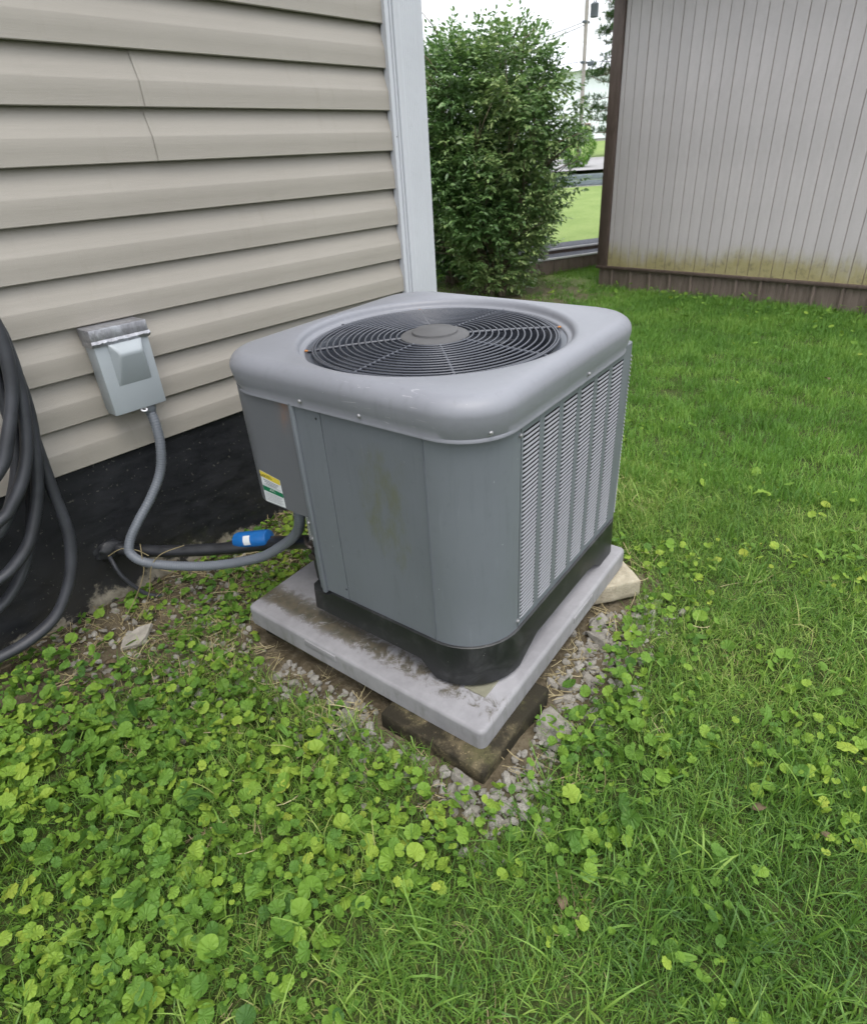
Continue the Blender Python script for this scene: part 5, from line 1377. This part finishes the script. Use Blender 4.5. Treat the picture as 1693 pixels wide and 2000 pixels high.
def gravel_mask(x, y):
    lx_, ly_ = padlocal(x, y); bd = block_d(x, y)
    right = (ly_ < -0.38) & (lx_ < 0.36) & (lx_ > -0.56)
    front = (lx_ < -0.40) & (ly_ < 0.25)
    d = np.where(right, np.exp(-np.clip(bd - 0.11, 0, 9) / 0.04), 0) + np.where(front, 0.75 * np.exp(-np.clip(bd - 0.07, 0, 9) / 0.05), 0)
    d = d * (bd < 0.24)
    soilz = np.where((x > -0.9) & (x < 0.9) & (y > -0.7), 0.10, 0)
    vn = vnoise(x, y, 7, 51)
    return np.clip(np.maximum(d * (0.36 + 0.75 * np.clip(vn + 0.2, 0, 1)), soilz), 0, 1)
x, y = field(70000, -1.1, 1.0, -1.7, 0.0, 0, 4, gravel_mask)
m_ = len(x); gs = RNG.gamma(2.6, 0.0165 / 2.6, m_).clip(0.005, 0.042)
scatter('gravel', gk, np.stack([x, y, gz(x, y) + gs * 0.16], 1), RNG.uniform(0, 6.28, (m_, 3)) * np.array([0.12, 0.12, 1]), gs, RNG.integers(0, 7, m_), 'pale grey gravel around the equipment pad', 'gravel')
def stone(x, y, s_, sq, rz, seed, label, sub=3, dz=0.25, name='stone'):
    me = rock_mesh(seed, sub, sq); me.materials[0] = M_ROCK; o = bpy.data.objects.new(name, me); COL.objects.link(o)
    o.location = (x, y, gzf(x, y) + s_ * sq[2] * dz); o.scale = (s_, s_, s_); o.rotation_euler = (0.1, -0.08, rz); tag(o, label, 'stone'); return o
stone(0.118, -1.298, 0.088, (1.15, 0.8, 0.62), 0.9, 201, 'large rounded grey stone nearest the pad in the gravel')
stone(0.185, -1.275, 0.078, (1.15, 0.8, 0.6), 0.2, 202, 'grey stone behind the largest one, close to the pale block')
stone(-0.225, -1.372, 0.115, (1.3, 0.9, 0.16), 0.5, 208, 'flat pale stone half buried in the gravel beside the violets')
stone(-0.480, -1.285, 0.065, (1.1, 0.85, 0.5), 1.0, 209, 'small grey stone at the foot of the dark mossy block')
stone(0.095, -1.228, 0.045, (1, 0.8, 0.7), 0.3, 205, 'small smooth stone tucked against the pad side', 2)
stone(-0.09, -1.325, 0.05, (1, 0.8, 0.7), 1.3, 206, 'fist sized stone near the block end in the gravel', 2)
fs = mesh_obj('flat_stone', [], [], None)
bpy.data.objects.remove(fs)
bm = bmesh.new()
pl_ = [(-0.046, -0.028), (0.010, -0.036), (0.030, -0.016), (0.052, 0.030), (0.012, 0.034), (-0.034, 0.014)]
lo_ = [bm.verts.new((a_, b_, 0)) for a_, b_ in pl_]; hi_ = [bm.verts.new((a_ * 0.97, b_ * 0.97, 0.010)) for a_, b_ in pl_]
bm.faces.new(lo_[::-1]); bm.faces.new(hi_)
for i in range(6): bm.faces.new((lo_[i], lo_[(i + 1) % 6], hi_[(i + 1) % 6], hi_[i]))
o = bm_obj('flat_stone', bm, M_STONE, None, 30); o.location = (-0.700, -0.215, gzf(-0.7, -0.215) + 0.012); o.rotation_euler = (0.18, -0.1, -0.45); tag(o, 'flat grey stone chip on the soil near the foundation', 'stone')
# dead leaves
def dead_leaf(x, y, s_, rz, label, z=0.03):
    V = []; F_ = []
    for i in range(7):
        t = i / 6; w_ = math.sin(PI * min(1, t * 0.95 + 0.04)) * 0.32
        for k, u in enumerate((-1, 0, 1)): V.append(((t - 0.5), u * w_, 0.22 * abs(u) * w_ + 0.08 * math.sin(4 * t + u)))
    for i in range(6):
        for k in range(2): a_ = i * 3 + k; F_.append((a_, a_ + 3, a_ + 4, a_ + 1))
    o = mesh_obj('dead_leaf', V, F_, M_DEAD, None, True); o.location = (x, y, gzf(x, y) + z); o.scale = (s_,) * 3; o.rotation_euler = (0.2, 0.15, rz); tag(o, label, 'dead leaf')
    o.modifiers.new('t', 'SOLIDIFY').thickness = 0.01
dead_leaf(-0.579, -1.592, 0.030, 0.5, 'narrow brown dead leaf in the grass in front of the unit', 0.03)
dead_leaf(-0.143, -1.923, 0.024, 1.4, 'curled brown dead leaf at the right edge of the grass', 0.03)
dead_leaf(-0.157, -1.805, 0.03, 2.2, 'pale dead leaf beside a bare spot in the grass', 0.03)
dead_leaf(2.697, -1.323, 0.05, 0.4, 'small brown leaf lying far out on the lawn', 0.045)
dead_leaf(-0.80, -0.27, 0.045, 1.9, 'brown leaf among the violets by the flat stone', 0.02)
# stray dry stalks caught on the conduit
for k, (pts_, lb) in enumerate((
    ([(-0.700, -0.110, 0.012), (-0.640, -0.115, 0.07), (-0.590, -0.125, 0.15), (-0.575, -0.118, 0.205), (-0.562, -0.10, 0.235)], 'long dry stalk leaning on the conduit bend'),
    ([(-0.655, -0.14, 0.012), (-0.60, -0.145, 0.09), (-0.572, -0.15, 0.17), (-0.535, -0.16, 0.205), (-0.470, -0.19, 0.215)], 'dry curled stalk draped over the conduit'),
    ([(-0.64, -0.03, 0.205), (-0.605, -0.06, 0.225), (-0.575, -0.09, 0.215), (-0.553, -0.11, 0.19)], 'short dry stalk stuck at the pipe hole'))):
    tag(tube('dry_stalk', catmull(pts_, 6), 0.0016, M_STRAW, None, 5), lb, 'stalk')
